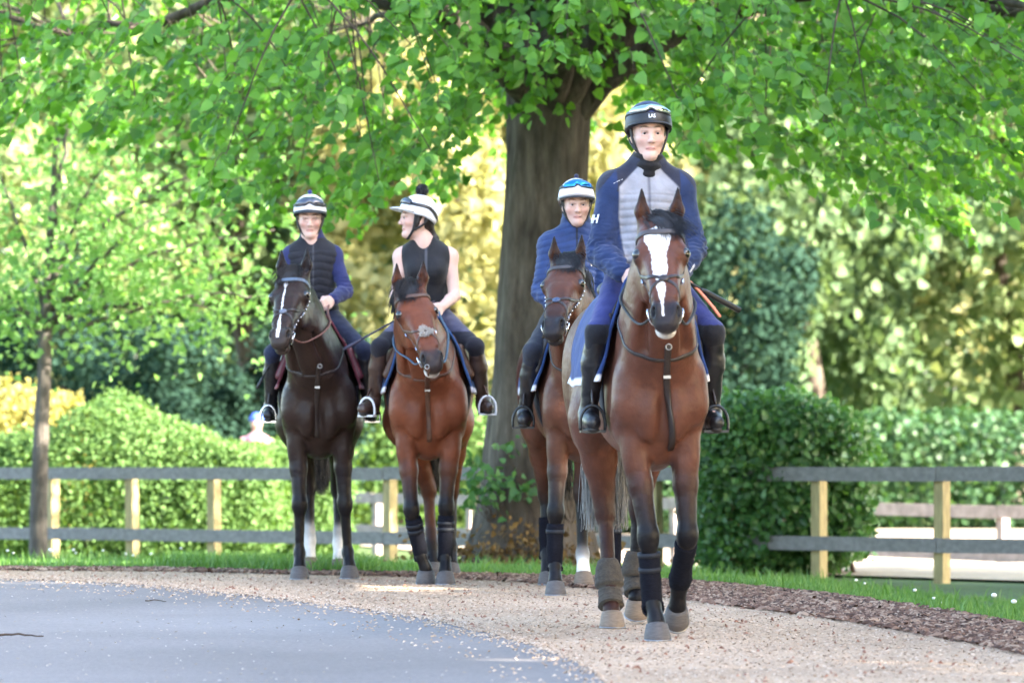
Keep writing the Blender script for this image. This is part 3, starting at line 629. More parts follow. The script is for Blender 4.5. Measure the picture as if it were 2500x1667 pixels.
    for i in range(1100):
        a = rng.uniform(0, 2 * math.pi); q = math.sqrt(rng.random()); e = T['end'] + abs(rng.normal(0, .16)) ; zt = tb[2] + rng.uniform(-.25, .02)
        ox, oy = math.cos(a) * q, math.sin(a) * q
        r0 = V(tb[0] - .03 * ox - (tb[2] - zt) * .25, tb[1] + .03 * oy, zt)
        wd_ = T.get('wide', 1.); oy *= wd_; sp_ = .05 + .03 * (1.3 - e)
        pts = [r0, V(tb[0] - .13 - .02 * ox, tb[1] + .065 * oy + T['dy'] * .25, min(1.12, zt - .1)), V(tb[0] - .12 + .055 * ox, tb[1] + .080 * oy + T['dy'] * .7, .85), V(tb[0] - .10 + sp_ * ox, tb[1] + .075 * oy + T['dy'] + rng.normal(0, .012), e)]
        pq = spline(pts, 10); ph = rng.uniform(0, 6.28, 2); tt = np.linspace(0, 1, 10); pq[:, 1] += .014 * np.sin(tt * rng.uniform(4, 9) + ph[0]) * tt; pq[:, 0] += .014 * np.sin(tt * rng.uniform(4, 9) + ph[1]) * tt; paths.append(pq)
    def tc_(v):
        g = np.clip((1.05 - v[:, 2]) / .3, 0, 1)[:, None] * T['grey']; g = np.minimum(g, 1.); return (hcs * (1 - g) + V(.20, .195, .19) * g) * rng.uniform(.6, 1.4, (len(v), 1))
    strands('tail', paths, .0044, tc_, root)
    H.B = B; return H
def leg_tube(H, name, leg, t0, t1, r, m, label=None, n=18, prof=None, strap=None, rows=16):
    a, ft, co, ax = H.fet[leg]; A = a + (ft - a) * t0; B_ = a + (ft - a) * t1 if t1 <= 1 else ft + (co - ft) * (t1 - 1)
    path = np.array([A + (B_ - A) * q if t1 <= 1 else (spline([A, ft, B_], rows)[int(round(q * (rows - 1)))]) for q in np.linspace(0, 1, rows)]) + V(-.008, 0, 0)
    rad = np.array([(r if prof is None else np.interp(q, *prof)) for q in np.linspace(0, 1, rows)]) + rng.normal(0, .0012, rows)
    v, f = tube_geo(path, rad, n); v = v + rng.normal(0, .0008, v.shape)
    o = mobj(name, v, f, m, H.root)
    if strap:
        for q in strap:
            i = int(q * (rows - 1)); c0, c1 = path[i], path[i] + (path[min(i + 1, rows - 1)] - path[max(i - 1, 0)]) * .5
            v, f = tube_geo([c0, c0 + unit(c1 - c0) * .022], rad[i] + .004, n); mobj('strap', v, f, mat('wrap_strap', (.014, .016, .022), .6, .2), o)
    return o
# ------------------------------------------------------------------ tack
LEATHER = lambda: mat('dark_leather', (.022, .014, .012), .42, noise=.3, nscale=40, bump=.15, bscale=150)
BROWN = lambda: mat('brown_leather', (.075, .032, .018), .45, noise=.35, nscale=30, bump=.2, bscale=120)
STEEL = lambda: mat('steel', (.75, .75, .78), .22, metal=1.)
def head_path(H, uth, n=24):
    p = spline([(u, t, 0) for u, t in uth], n); O = []; D = []
    for u, t, _ in p:
        t = math.radians(t); d = V(0, math.sin(t), math.cos(t)); O.append(H.Q(u, d[1] * .22, -.075 + d[2] * .22)); D.append(-(H.HR @ d))
    P = H.s.cast(O, D, .3); return P, H.s.normal(P, .008)
def head_strap(H, name, uth, w, m, parent, n=26, th=.005):
    P, N = head_path(H, uth, n); v, f = ribbon(P, N, w, th); return mobj(name, v, f, m, parent)
def ring_geo(c, ax1, ax2, R, r, n=20, k=6):
    pts = [c + R * (math.cos(a) * ax1 + math.sin(a) * ax2) for a in np.linspace(0, 2 * math.pi, n, endpoint=False)]
    nz = np.cross(ax1, ax2); v = []
    for a, p in zip(np.linspace(0, 2 * math.pi, n, endpoint=False), pts):
        rd = math.cos(a) * ax1 + math.sin(a) * ax2
        v += [p + r * (math.cos(b) * rd + math.sin(b) * nz) for b in np.linspace(0, 2 * math.pi, k, endpoint=False)]
    f = [(i * k + j, i * k + (j + 1) % k, ((i + 1) % n) * k + (j + 1) % k, ((i + 1) % n) * k + j) for i in range(n) for j in range(k)]
    return v, f
def bridle(H, label, leather, hands, rein_m, brow_m=None, pad=None, ring=.036, studs=False, bit_z=-.085):
    t = to_obj(H.M, 'bridle'); tag(t, label, 'bridle', 'bridles worn by the horses')
    head_strap(H, 'browband', [(.085, -92), (.10, -60), (.115, -25), (.118, 0), (.115, 25), (.10, 60), (.085, 92)], .026, brow_m or leather, t, th=.007)
    for sd in (-1, 1):
        ck = head_strap(H, 'cheekpiece', [(.03, sd * 100), (.09, sd * 95), (.20, sd * 104), (.33, sd * 105), (.45, sd * 102), (.515, sd * 100)], .017, leather, t)
        for q in (.30, .42):
            P, N = head_path(H, [(q - .02, sd * 104), (q, sd * 104), (q + .02, sd * 104)], 3)
            mb = MB(); mb.box(P[1] + N[1] * .007, (.018, .008, .024), np.stack([unit(np.cross(N[1], H.HR[:, 0])), N[1], H.HR[:, 0]], 1)); mb.build('buckle', STEEL(), ck, False)
        head_strap(H, 'noseband', [(.385, sd * 2), (.36, sd * 40), (.315, sd * 75), (.27, sd * 102)], .017, leather, t)
        head_strap(H, 'flash_strap', [(.385, sd * 2), (.43, sd * 38), (.48, sd * 70), (.515, sd * 105), (.53, sd * 150)], .015, leather, t)
        if studs:
            P, N = head_path(H, [(.12, sd * 98), (.3, sd * 106), (.50, sd * 102)], 12)
            for p, n_ in zip(P, N):
                v, f = uv_sphere(.006, 8, 6); mobj('stud', v + p + n_ * .007, f, STEEL(), ck)
    P, N = head_path(H, [(.375, 0), (.385, 0), (.395, 0)], 3); c = P[1]; n_ = N[1]
    if pad == 'sheepskin':
        mb = MB()
        for k in range(620):
            a = rng.uniform(0, 6.28); r = rng.uniform(.008, .036) * (1 + .25 * math.sin(a * 3 + 1)); q = c + H.HR[:, 1] * math.cos(a) * r * 1.1 + H.HR[:, 0] * math.sin(a) * r
            mb.tube([q, q + n_ * .010 + rng.normal(0, .004, 3), q + n_ * .012 + (q - c) * .15 + rng.normal(0, .007, 3)], [.0030, .0026, .001], 3, False)
        mb.build('nose_pad', mat('sheepskin', (.52, .46, .41), .95), t)
        sv, sf = uv_sphere(.011, 10, 8, (1, 1, 1)); mobj('nose_disc', sv + c + n_ * .008, sf, BROWN(), t)
    else:
        sv, sf = uv_sphere(.021, 14, 8); sv = (sv * V(1.0, 1.15, .42)) @ np.stack([H.HR[:, 0], H.HR[:, 1], n_], 1).T; mobj('nose_disc', sv + c + n_ * .006, sf, pad or leather, t)
    rings = []
    for sd in (-1, 1):
        P, N = head_path(H, [(.50, sd * 104), (.515, sd * 104), (.53, sd * 104)], 3); c = P[1] + N[1] * .012
        v, f = ring_geo(c, H.HR[:, 0], unit(np.cross(N[1], H.HR[:, 0])), ring, .0045); mobj('bit_ring', v, f, STEEL(), t); rings.append(c)
    v, f = tube_geo([H.s.cast([rings[0]], [unit(rings[1] - rings[0])], .05)[0], rings[0]], .008, 8); mobj('bit', v, f, STEEL(), t)
    v, f = tube_geo([H.s.cast([rings[1]], [unit(rings[0] - rings[1])], .05)[0], rings[1]], .008, 8); mobj('bit', v, f, STEEL(), t)
    for sd, c, hd in ((-1, rings[0], hands[0]), (1, rings[1], hands[1])):
        m = (c + hd) / 2 + V(0, sd * .05, -.07); P = spline([c, c * .7 + m * .3 + V(0, sd * .015, -.045), m, hd * .8 + m * .2, hd], 26)
        for _ in range(5): P[1:-1] = P[1:-1] * .5 + (P[:-2] + P[2:]) * .25; d = H.s(P); nn = H.s.normal(P); P[2:] = P[2:] + (nn * np.maximum(.012 - d, 0)[:, None])[2:]
        for _ in range(3): P[1:-1] = P[1:-1] * .4 + (P[:-2] + P[2:]) * .3
        for _ in range(4): d = H.s(P); P[2:-2] = P[2:-2] + (H.s.normal(P, .02) * np.maximum(.010 - d, 0)[:, None])[2:-2]; P[2:-2] = P[2:-2] * .7 + (P[1:-3] + P[3:-1]) * .15
        mobj('rein', *tube_geo(P, .0075, 8, True, .7), rein_m, t)
    return t
def shell(H, name, xs, phis, off, m, parent, colf=None, zc=1.2, thick=.010, wav=.0, hemf=None, flare=0.):
    nx, npn = len(xs), len(phis); O = []; D = []
    for i, x in enumerate(xs):
        for j, ph in enumerate(phis):
            a = math.radians(ph if hemf is None else ph * hemf(x)); d = V(0, math.sin(a), math.cos(a)); c = H.B(x, 0, zc); O.append(c + d * .75); D.append(-d)
    P = H.s.cast(O, D, .75); N = H.s.normal(P, .012); ii, jj = np.meshgrid(np.arange(nx), np.arange(npn), indexing='ij')
    A = P + N * (off + flare * (np.abs(jj.ravel() - (npn - 1) / 2) / (npn / 2) )[:, None] ** 2 + wav * np.sin(ii.ravel() * .9 + jj.ravel() * .25)[:, None] * np.abs(jj.ravel() - npn / 2)[:, None] / (npn / 2))
    Bv = A + N * thick
    v = np.concatenate([Bv, A]); n = nx * npn; f = []
    g = lambda i, j, k: k * n + i * npn + j
    for i in range(nx - 1):
        for j in range(npn - 1):
            f.append((g(i, j, 0), g(i, j + 1, 0), g(i + 1, j + 1, 0), g(i + 1, j, 0))); f.append((g(i, j, 1), g(i + 1, j, 1), g(i + 1, j + 1, 1), g(i, j + 1, 1)))
    for i in range(nx - 1):
        for j in (0, npn - 1): f.append((g(i, j, 0), g(i + 1, j, 0), g(i + 1, j, 1), g(i, j, 1)) if j == 0 else (g(i, j, 0), g(i, j, 1), g(i + 1, j, 1), g(i + 1, j, 0)))
    for j in range(npn - 1):
        for i in (0, nx - 1): f.append((g(i, j, 0), g(i, j, 1), g(i, j + 1, 1), g(i, j + 1, 0)) if i == 0 else (g(i, j, 0), g(i, j + 1, 0), g(i, j + 1, 1), g(i, j, 1)))
    f = np.array(f)
    me = mesh_data(name, v, f)
    if colf is not None:
        fi = np.tile(ii.ravel() / (nx - 1), 2); fj = np.tile(jj.ravel() / (npn - 1), 2); set_vec(me, 'Col', colf(v, fi, fj))
    o = link_mesh(name, me, m, parent); return o
def ring_strap(H, name, c, e1, e2, w, th, m, parent, n=48, a0=0, a1=360):
    e1 = unit(e1); e2 = unit(e2); an = np.radians(np.linspace(a0, a1, n, endpoint=(a1 - a0 < 360)))
    d = np.cos(an)[:, None] * e1 + np.sin(an)[:, None] * e2; P = H.s.cast(c + d * .6, -d, .6); N = H.s.normal(P, .01)
    v, f = ribbon(P, N, w, th, a1 - a0 >= 360); return mobj(name, v, f, m, parent)
def stirrup(H, parent, top, foot, sd, iron_m, R=.062, twist=0., leather=None):
    # foot: point under the ball of the foot; top: bar under the saddle flap
    f0 = np.asarray(foot, float); t = rotm((0, 0, 1), twist) @ V(0, 1, 0)
    pts = []
    for a in np.linspace(-.25, math.pi + .25, 19): pts.append(f0 + t * math.cos(a) * R + V(0, 0, 1) * (math.sin(a) * R * 1.45 + .025 + (.01 if 0 < a < math.pi else 0)))
    ir = mobj('stirrup_iron', *tube_geo(spline(pts, 26), .0075, 6), iron_m, parent)
    mb = MB(); mb.box(f0, (.045, R * 2.0, .012), np.stack([np.cross(t, V(0, 0, 1)), t, V(0, 0, 1)], 1)); mb.build('tread', iron_m, ir, False)
    apex = f0 + V(0, 0, R * 1.45 + .035); P = spline([np.asarray(top, float), (np.asarray(top) * .5 + apex * .5) + V(0, sd * .012, 0), apex], 12)
    v, f = ribbon(P, np.tile(V(0, sd, 0), (12, 1)), .026, .006); mobj('stirrup_leather', v, f, leather or LEATHER(), parent)
def cloth_mat(name, rough=.85, scale=900, bump=.12):
    if name in MATS: return MATS[name]
    m, nt, b, new, ln = nodes_of(name); at = new('ShaderNodeAttribute'); at.attribute_name = 'Col'
    tc = new('ShaderNodeTexCoord'); n = new('ShaderNodeTexNoise'); n.inputs['Scale'].default_value = 14; n.inputs['Detail'].default_value = 7; ln(tc.outputs['Object'], n.inputs[0])
    r = new('ShaderNodeMapRange'); r.inputs[1].default_value = .3; r.inputs[2].default_value = .7; r.inputs[3].default_value = .8; r.inputs[4].default_value = 1.2; ln(n.outputs[0], r.inputs[0])
    mx = new('ShaderNodeMix'); mx.data_type = 'RGBA'; mx.blend_type = 'MULTIPLY'; mx.inputs[0].default_value = 1; ln(at.outputs['Color'], mx.inputs[6]); ln(r.outputs[0], mx.inputs[7]); ln(mx.outputs[2], b.inputs['Base Color'])
    b.inputs['Roughness'].default_value = rough; b.inputs['Specular IOR Level'].default_value = .25; b.inputs['Sheen Weight'].default_value = .12
    n2 = new('ShaderNodeTexNoise'); n2.inputs['Scale'].default_value = scale; ln(tc.outputs['Object'], n2.inputs[0])
    n3 = new('ShaderNodeTexNoise'); n3.inputs['Scale'].default_value = 26; n3.inputs['Detail'].default_value = 3; ln(tc.outputs['Object'], n3.inputs[0])
    b1 = new('ShaderNodeBump'); b1.inputs['Strength'].default_value = bump; b1.inputs['Distance'].default_value = .002; ln(n2.outputs[0], b1.inputs['Height'])
    b2 = new('ShaderNodeBump'); b2.inputs['Strength'].default_value = .4; b2.inputs['Distance'].default_value = .012; ln(n3.outputs[0], b2.inputs['Height']); ln(b1.outputs[0], b2.inputs['Normal']); ln(b2.outputs[0], b.inputs['Normal'])
    MATS[name] = m; return m
def text_verts(txt, size, ext=.0, bold=True):
    c = bpy.data.curves.new('t', 'FONT'); c.body = txt; c.size = size; c.align_x = 'CENTER'; c.align_y = 'CENTER'; c.resolution_u = 3
    c.offset = size * (.025 if bold else 0.); c.extrude = ext
    o = bpy.data.objects.new('t', c); me = o.to_mesh()
    v = np.array([tuple(p.co) for p in me.vertices]); f = [tuple(p.vertices) for p in me.polygons]
    o.to_mesh_clear(); bpy.data.objects.remove(o); bpy.data.curves.remove(c); return v, f
def decal(sdf, name, v2, f, c, ex, ey, dr, m, parent, off=.004, far=.25):
    # flat print (2-D verts) laid on a surface: cast along -dr on to it
    P = np.asarray(c, float) + v2[:, :1] * unit(ex) + v2[:, 1:2] * unit(ey); d = unit(dr)
    Q_ = sdf.cast(P + d * far, np.tile(-d, (len(P), 1)), far * 2, off); return mobj(name, Q_, f, m, parent, False)
def saddle_set(H, slabel, clabel, cloth, trim, saddle_m, x0=-.30, x1=-1.02, hem=98, bars=None, feet=None, twist=(0, 0), R=.062, iron_m=None, leather=None, back=True, knee_roll=None):
    def cf(v, fi, fj):
        c = np.tile(np.array(cloth), (len(v), 1)); e = np.minimum(fj, 1 - fj); c[e < .045] = trim; return c
    cl = shell(H, 'saddle_cloth', np.linspace(x0, x1, 26), np.linspace(-hem, hem, 64), .024, cloth_mat('saddle_cloth'), None, cf, thick=.014, wav=.006, flare=.025)
    cl.matrix_world = H.M; tag(cl, clabel, 'saddle cloth', 'saddle cloths under the saddles')
    t = to_obj(H.M, 'saddle'); tag(t, slabel, 'saddle', 'saddles on the horses')
    s = Sdf(); s.rc(H.B(-.44, 0, 1.585), H.B(-.66, 0, 1.565), .075, .095, k=.04, col=0, sc=(1, 1.2, .8)); s.rc(H.B(-.66, 0, 1.565), H.B(-.92, 0, 1.605), .095, .11, k=.04, sc=(1, 1.3, .7)); s.el(H.B(-.40, 0, 1.60), (.05, .09, .06), k=.04); s.el(H.B(-.97, 0, 1.625), (.05, .16, .05), k=.05)
    v, f = s.mesh(h=.014); mobj('seat', v, f, saddle_m, t)
    for sd in (-1, 1):
        shell(H, 'saddle_flap', np.linspace(-.26, -.66, 10), np.linspace(sd * 22, sd * 84, 14), .042, saddle_m, t, thick=.010, hemf=lambda x: 1. if x < -.34 else 1 - (x + .34) * 1.6)
        a = Sdf(); pp = H.s.cast([H.B(-.27, sd * .6, 1.47), H.B(-.27, sd * .6, 1.30)], [V(0, -sd, 0)] * 2, .6); a.rc(pp[0] + V(0, sd * .058, 0), pp[1] + V(0, sd * .060, 0), .024, .028, k=.02); v, f = a.mesh(h=.009); mobj('knee_roll', v, f, knee_roll or saddle_m, t)
        stirrup(H, t, H.B(-.46, sd * .275, 1.36) if bars is None else bars[(sd + 1) // 2], feet[(sd + 1) // 2], sd, iron_m or STEEL(), R, twist[(sd + 1) // 2], leather)
    ring_strap(H, 'girth', H.B(-.44, 0, 1.2), V(0, 0, -1), V(0, 1, 0), .085, .012, mat('girth_web', (.02, .02, .03), .8, bump=.2), t, a0=-100, a1=100)
    return t, cl
def breastplate(H, label, m, zf=1.34, y_off=.02, zend=.86):
    t = to_obj(H.M, 'breastplate'); tag(t, label, 'breastplate', 'breastplates round the necks of the horses')
    wi = H.B(-.36, 0, 1.60); fr = V(.10, 0, zf); c = wi * .45 + fr * .55; ring_strap(H, 'neck_strap', c, fr - wi, V(0, 1, 0), .017, .006, m, t, n=60)
    zs = np.linspace(zf, zend, 22); O = [V(.8, y_off * (zf - z) / (zf - zend) + .006 * math.sin(z * 9), z) for z in zs]; P = H.s.cast(O, np.tile(V(-1, 0, 0), (22, 1)), 1.2); N = H.s.normal(P, .012)
    for _ in range(3): P[1:-1] = np.where((P[1:-1, :1] < (P[:-2, :1] + P[2:, :1]) / 2), (P[:-2] + P[2:]) / 2, P[1:-1])
    v, f = ribbon(P, N, .030, .006); o = mobj('chest_strap', v, f, m, t)
    mb = MB(); mb.box(P[6] + N[6] * .008, (.006, .032, .014)); mb.build('buckle', mat('dull_steel', (.35, .34, .33), .45, metal=1.), o, False)
    v, f = ring_geo(P[0] + N[0] * .012, V(0, 1, 0), V(0, 0, 1), .013, .0028); mobj('ring', v, f, mat('dull_steel', (.35, .34, .33), .45, metal=1.), t)
    return t
def whip(label, pts, r, m_h, grip=.25):
    P = spline(pts, 20); o = to_obj(Matrix.Identity(4), 'riding_whip'); tag(o, label, 'whip', 'whips held by the riders')
    k = int(20 * (1 - grip)); mobj('shaft', *tube_geo(P[:k + 1], np.linspace(r * .35, r * .55, k + 1), 8), m_h, o)
    mobj('handle', *tube_geo(P[k:], np.concatenate([[r * .6, r * .9], np.full(20 - k - 2, r)]), 10), m_h, o); return o
# ------------------------------------------------------------------ riders

SKIN = (.62, .40, .33)
def skin_mat():
    if 'skin' in MATS: return MATS['skin']
    m, nt, b, new, ln = nodes_of('skin'); at = new('ShaderNodeAttribute'); at.attribute_name = 'Col'; ln(at.outputs['Color'], b.inputs['Base Color'])
    b.inputs['Roughness'].default_value = .5; b.inputs['Specular IOR Level'].default_value = .4; b.inputs['Subsurface Weight'].default_value = .12; b.inputs['Subsurface Radius'].default_value = (.012, .005, .003); b.inputs['Subsurface Scale'].default_value = .6
    tc = new('ShaderNodeTexCoord'); n = new('ShaderNodeTexNoise'); n.inputs['Scale'].default_value = 120; ln(tc.outputs['Object'], n.inputs[0]); bp = new('ShaderNodeBump'); bp.inputs['Strength'].default_value = .1; bp.inputs['Distance'].default_value = .002; ln(n.outputs[0], bp.inputs['Height']); ln(bp.outputs[0], b.inputs['Normal'])
    MATS['skin'] = m; return m
def hand(s, w, a, b, c, k=.008, col=0):     # wrist, along, across (index to little finger), palm side
    a, b, c = unit(a), unit(b), unit(c)
    s.el(w + a * .045 + c * .004, (.048, .042, .018), R=np.stack([a, b, c], 1), k=.02, col=col)
    for i, L in enumerate((.92, 1.0, .95, .78)):
        p0 = w + a * .082 + b * (i - 1.5) * .0200; p1 = p0 + (a * .034 + c * .014) * L; p2 = p1 + (a * -.004 + c * .030) * L; p3 = p2 + (a * -.024 + c * .006) * L
        s.chain([p0 - a * .03, p0, p1, p2, p3], [.0105, .0105, .0095, .0088, .0078], k=k, col=col)
    q = w + a * .022 - b * .026 + c * .010; s.chain([q, q + a * .032 - b * .014 + c * .016, q + a * .058 - b * .004 + c * .026], [.015, .0118, .0092], k=k, col=col)
def build_rider(H, R):
    root = to_obj(H.M, 'person'); tag(root, R['label'], 'person', 'riders on the horses'); g = lambda k, d=None: R.get(k, d)
    pel, che, nb, C = [np.asarray(R[k], float) for k in ('pelvis', 'chest', 'neck', 'head')]
    sh = [np.asarray(p, float) for p in R['shoulder']]; el = [np.asarray(p, float) for p in R['elbow']]; wr = [np.asarray(p, float) for p in R['wrist']]
    kn = [np.asarray(p, float) for p in R['knee']]; an = [np.asarray(p, float) for p in R['ankle']]; toe = [np.asarray(p, float) for p in R['toe']]
    hip = [pel + V(.03, -.10, -.02), pel + V(.03, .10, -.02)]
    fem = g('female', False); bw = g('build', 1.0)
    HRm = rotm((0, 0, 1), math.radians(g('yaw', 0))) @ rotm((0, 1, 0), math.radians(g('pitch', 0))) @ rotm((1, 0, 0), math.radians(g('roll', 0)))
    hs = g('head_scale', 1.0)
    def F(x, y, z): return C + HRm @ (V(x, y, z) * hs)
    def torso(s, i=0., col=0, k=.05):
        s.el(pel, V(.12, .165, .12) * bw + i, k=k, col=col); wa = pel * .5 + che * .5; s.el(wa, V(.10, .128 if fem else .142, .13) * bw + i, k=.08, col=col)
        s.el(che, V(.112, .148 if fem else .165, .165) * bw + i, k=.08, col=col); s.rc(sh[0] + V(0, .02, -.01), sh[1] + V(0, -.02, -.01), .050 + i, .050 + i, k=.07, col=col)
        for q in sh: s.rc(nb + V(-.02, 0, .01), q, .048 + i, .048 + i, k=.05, col=col)
        if fem:
            for sd in (-1, 1): s.el(che + V(.085, sd * .065, -.01), .058 + i, k=.05, col=col)
    def arms(s, i=0., col=0, i2=None, upto=1.0, start=0.):
        i2 = i if i2 is None else i2
        for j in (0, 1):
            s.rc(sh[j], el[j], .056 * g('arm', 1) + i, .042 * g('arm', 1) + i, k=.03, col=col)
            if start < 1: s.el(sh[j], .055 * g('arm', 1) + i, k=.03, col=col)
            e = el[j] + (wr[j] - el[j]) * upto; m = el[j] * .65 + wr[j] * .35
            s.rc(el[j], m, .042 * g('arm', 1) + i, .041 * g('arm', 1) + i2, k=.02, col=col); s.rc(m, e, .041 * g('arm', 1) + i2, .041 + (.029 - .041) * upto + i2, k=.02, col=col)
    def legs(s, i=0., col=0, upto=1.0):
        for j in (0, 1):
            s.rc(hip[j], kn[j], .086 * bw + i, .041 + i, k=.05, col=col)
            if upto > 0: s.rc(kn[j], kn[j] + (an[j] - kn[j]) * upto, .042 + i, .042 + (.030 - .042) * upto + i, k=.03, col=col)
    def boots(s, js, i=.010, col=0):
        for j in js:
            top = kn[j] + (an[j] - kn[j]) * g('boot_top', .16); sd = (-1, 1)[j]; cf = kn[j] * .62 + an[j] * .38
            s.rc(top, cf, .041 + i, .043 + i, k=.02, col=col); s.rc(cf, an[j], .043 + i, .029 + i, k=.03, col=col)
            d = unit(toe[j] - an[j]); ft = toe[j]
            s.rc(an[j], an[j] + V(-.02, 0, -.055), .036 + i, .030 + i, k=.02, col=col); s.rc(an[j] + d * .02 + V(0, 0, -.03), ft, .034 + i, .026 + i, k=.03, col=col)
    # body
    s = Sdf(); torso(s, 0., 0); arms(s, 0., 0); legs(s, 0., 0)
    for j in (0, 1):
        s.rc(an[j], toe[j] - unit(toe[j] - an[j]) * .03, .030, .016, k=.03, col=0)
        sd = (-1, 1)[j]; hd_ = g('hand_dir', [None, None])[j]; a = unit(wr[j] - el[j]) if hd_ is None else unit(hd_); b = V(0, 0, -1) - a * np.dot(V(0, 0, -1), a); b = unit(b + V(0, sd * .35, 0)); b = unit(b - a * np.dot(a, b)); c = np.cross(a, b); c = c if c[1] * sd < 0 else -c
        hand(s, wr[j], a, b, c)
    s.rc(F(-.02, 0, -.07), nb + V(.01, 0, -.02), .052 * (.9 if fem else 1.04), .060 * (.9 if fem else 1.05), k=.04, col=0)
    fw = g('face_w', 1.0)
    def fe(x, y, z, r, k=.02, col=0, sub=False): s.el(F(x, y * fw, z), np.asarray(r) * hs * np.ones(3), R=HRm, k=k, col=col, sub=sub)
    def frc(a, b, r1, r2, k=.015, col=0, sub=False): s.rc(F(a[0], a[1] * fw, a[2]), F(b[0], b[1] * fw, b[2]), r1 * hs, r2 * hs, k=k, col=col, sub=sub)
    fe(-.012, 0, .03, (.098, .076, .095), k=.03); fe(.022, 0, -.035, (.068, .059 * fw, .085), k=.04)
    for sd in (-1, 1):
        frc((-.01, sd * .045, -.050), (.050, sd * .014, -.110), .020, .017, k=.03); fe(.055, sd * .041, -.034, (.026, .022, .020), k=.025)
        frc((.080, sd * .038, .014), (.088, sd * .010, .008), .011, .010, k=.015)
        fe(.100, sd * .031, -.007, (.018, .016, .0085), k=.012, sub=True)
        fe(.097, sd * .0120, -.0465, (.010, .0065, .0065), k=.006, col=0)
        fe(-.012, sd * .074, -.022, (.018, .010, .030), k=.012)
        frc((.092, sd * .018, .0015), (.084, sd * .046, -.003), .0042, .0042, k=.004, col=0)       # upper lid
        frc((.090, sd * .020, -.0165), (.083, sd * .044, -.0165), .004, .004, k=.005, col=0)
    fe(.066, 0, -.112, (.021, .019, .018), k=.025)
    frc((.088, 0, .000), (.106, 0, -.040), .0068, .0095, k=.014); fe(.104, 0, -.044, (.0105, .0100, .0085), k=.008)
    fe(.0800, 0, -.0740, (.0080, .022, .0034), k=.006, col=1); fe(.0788, 0, -.0808, (.0085, .018, .0042), k=.006, col=1)
    frc((.0895, -.022, -.0775), (.0895, .022, -.0775), .0022, .0022, k=.004, sub=True)
    v, f = s.mesh(h=.0095, fine=((2, C[2] - .16, C[2] + .05, .0026), (1, C[1] - .10, C[1] + .10, .0028), (0, C[0] - .12, C[0] + .13, .0030), (2, wr[0][2] - .1, wr[0][2] + .1, .005), (1, -.25, .25, .005)))
    c = s.colours(v, [SKIN, (.60, .30, .26)], tau=.0025); L = ((v - C) @ HRm) / hs; hm = (np.abs(L) < .2).all(1) & (L[:, 0] > .0)
    ay = np.abs(L[:, 1]) / fw
    bz = .0195 + .004 * np.sin(np.clip((ay - .012) / .04, 0, 1) * 3.1)
    bm = np.exp(-((L[:, 2] - bz) / .0045) ** 2) * np.exp(-((ay - .032) / .020) ** 4) * hm * 1.0 * g('brow_k', 1.)
    c = c * (1 - bm[:, None]) + np.array(g('brow', (.06, .035, .022))) * bm[:, None]
    ck = np.exp(-((L[:, 2] + .045) / .026) ** 2 - ((ay - .046) / .02) ** 2) * hm * g('blush', .35); c = c * (1 - ck[:, None] * V(.02, .35, .35))
    so = np.exp(-((L[:, 2] + .006) / .010) ** 2 - ((ay - .031) / .018) ** 2) * hm * (L[:, 0] > .06) * .18; c = c * (1 - so[:, None] * V(.35, .5, .5))  # eye socket shade put into the skin colour
    ml = np.exp(-((L[:, 2] + .0772 + 9. * ay ** 2) / .0024) ** 2) * (ay < .0235) * hm * (L[:, 0] > .06) * .8; c = c * (1 - ml[:, None]) + V(.22, .07, .06) * ml[:, None]  # dark crease between the lips painted into the skin
    nl_ = np.exp(-((L[:, 2] + .0525) / .0030) ** 2 - ((ay - .0095) / .0045) ** 2) * hm * (L[:, 0] > .08) * .8; c = c * (1 - nl_[:, None]) + V(.20, .07, .06) * nl_[:, None]  # nostril shadow painted on as dark dots
    la = np.exp(-((L[:, 2] - .0010) / .0026) ** 2 - ((ay - .032) / .015) ** 4) * hm * (L[:, 0] > .06) * .75; c = c * (1 - la[:, None]) + V(.10, .05, .04) * la[:, None]
    st = np.exp(-((L[:, 2] + .105) / .03) ** 2) * hm * g('stubble', .0); c = c * (1 - st[:, None] * .3)
    me = mesh_data('body', v, f); set_vec(me, 'Col', c); link_mesh('body', me, skin_mat(), root); HB = s
    lid = g('eyes_closed', False)
    for sd in (-1, 1):
        if lid: continue
        sv, sf = uv_sphere(.0105 * hs, 12, 8); e = mobj('eye', sv + F(.0785, sd * .031 * fw, -.0075), sf, mat('eye_white', (.50, .48, .47), .25), root)
        sv, sf = uv_sphere(.0066 * hs, 10, 6); sv = sv * V(.5, 1, 1); mobj('iris', (sv @ HRm.T) + F(.0785 + .0098, sd * .031 * fw, -.0078), sf, mat('iris', (.02, .018, .018), .1), e)
    if lid:
        for sd in (-1, 1):
            mobj('eyelashes', *tube_geo([F(.084 - .006 * abs(q - .5), sd * (.020 + .024 * q) * fw, -.0095 - .003 * math.sin(q * 3.14)) for q in np.linspace(0, 1, 6)], .0015, 5), mat('lash', (.05, .03, .025), .8), root)
    # garments
    def garment(name, sd_, h, colf, m, disp=None, parent=root, smooth_n=0):
        v, f = sd_.mesh(h=.0055); n = sd_.normal(v, .006)
        if disp is not None: v = v + n * disp(v, n)[:, None]
        me = mesh_data(name, v, f); set_vec(me, 'Col', colf(v, n)); return link_mesh(name, me, m, parent)
    def wr_noise(v, sc, st): return np.array([mnoise.noise(Vector(p * sc + st)) for p in v])
    cm = cloth_mat('garment', .8, 700)
    top = Sdf(); pf = g('puff', .014)
    g('make_top')(top, torso, arms, pel, che, nb, sh, el, wr, F); tdisp = g('top_disp')
    arm_pts = el
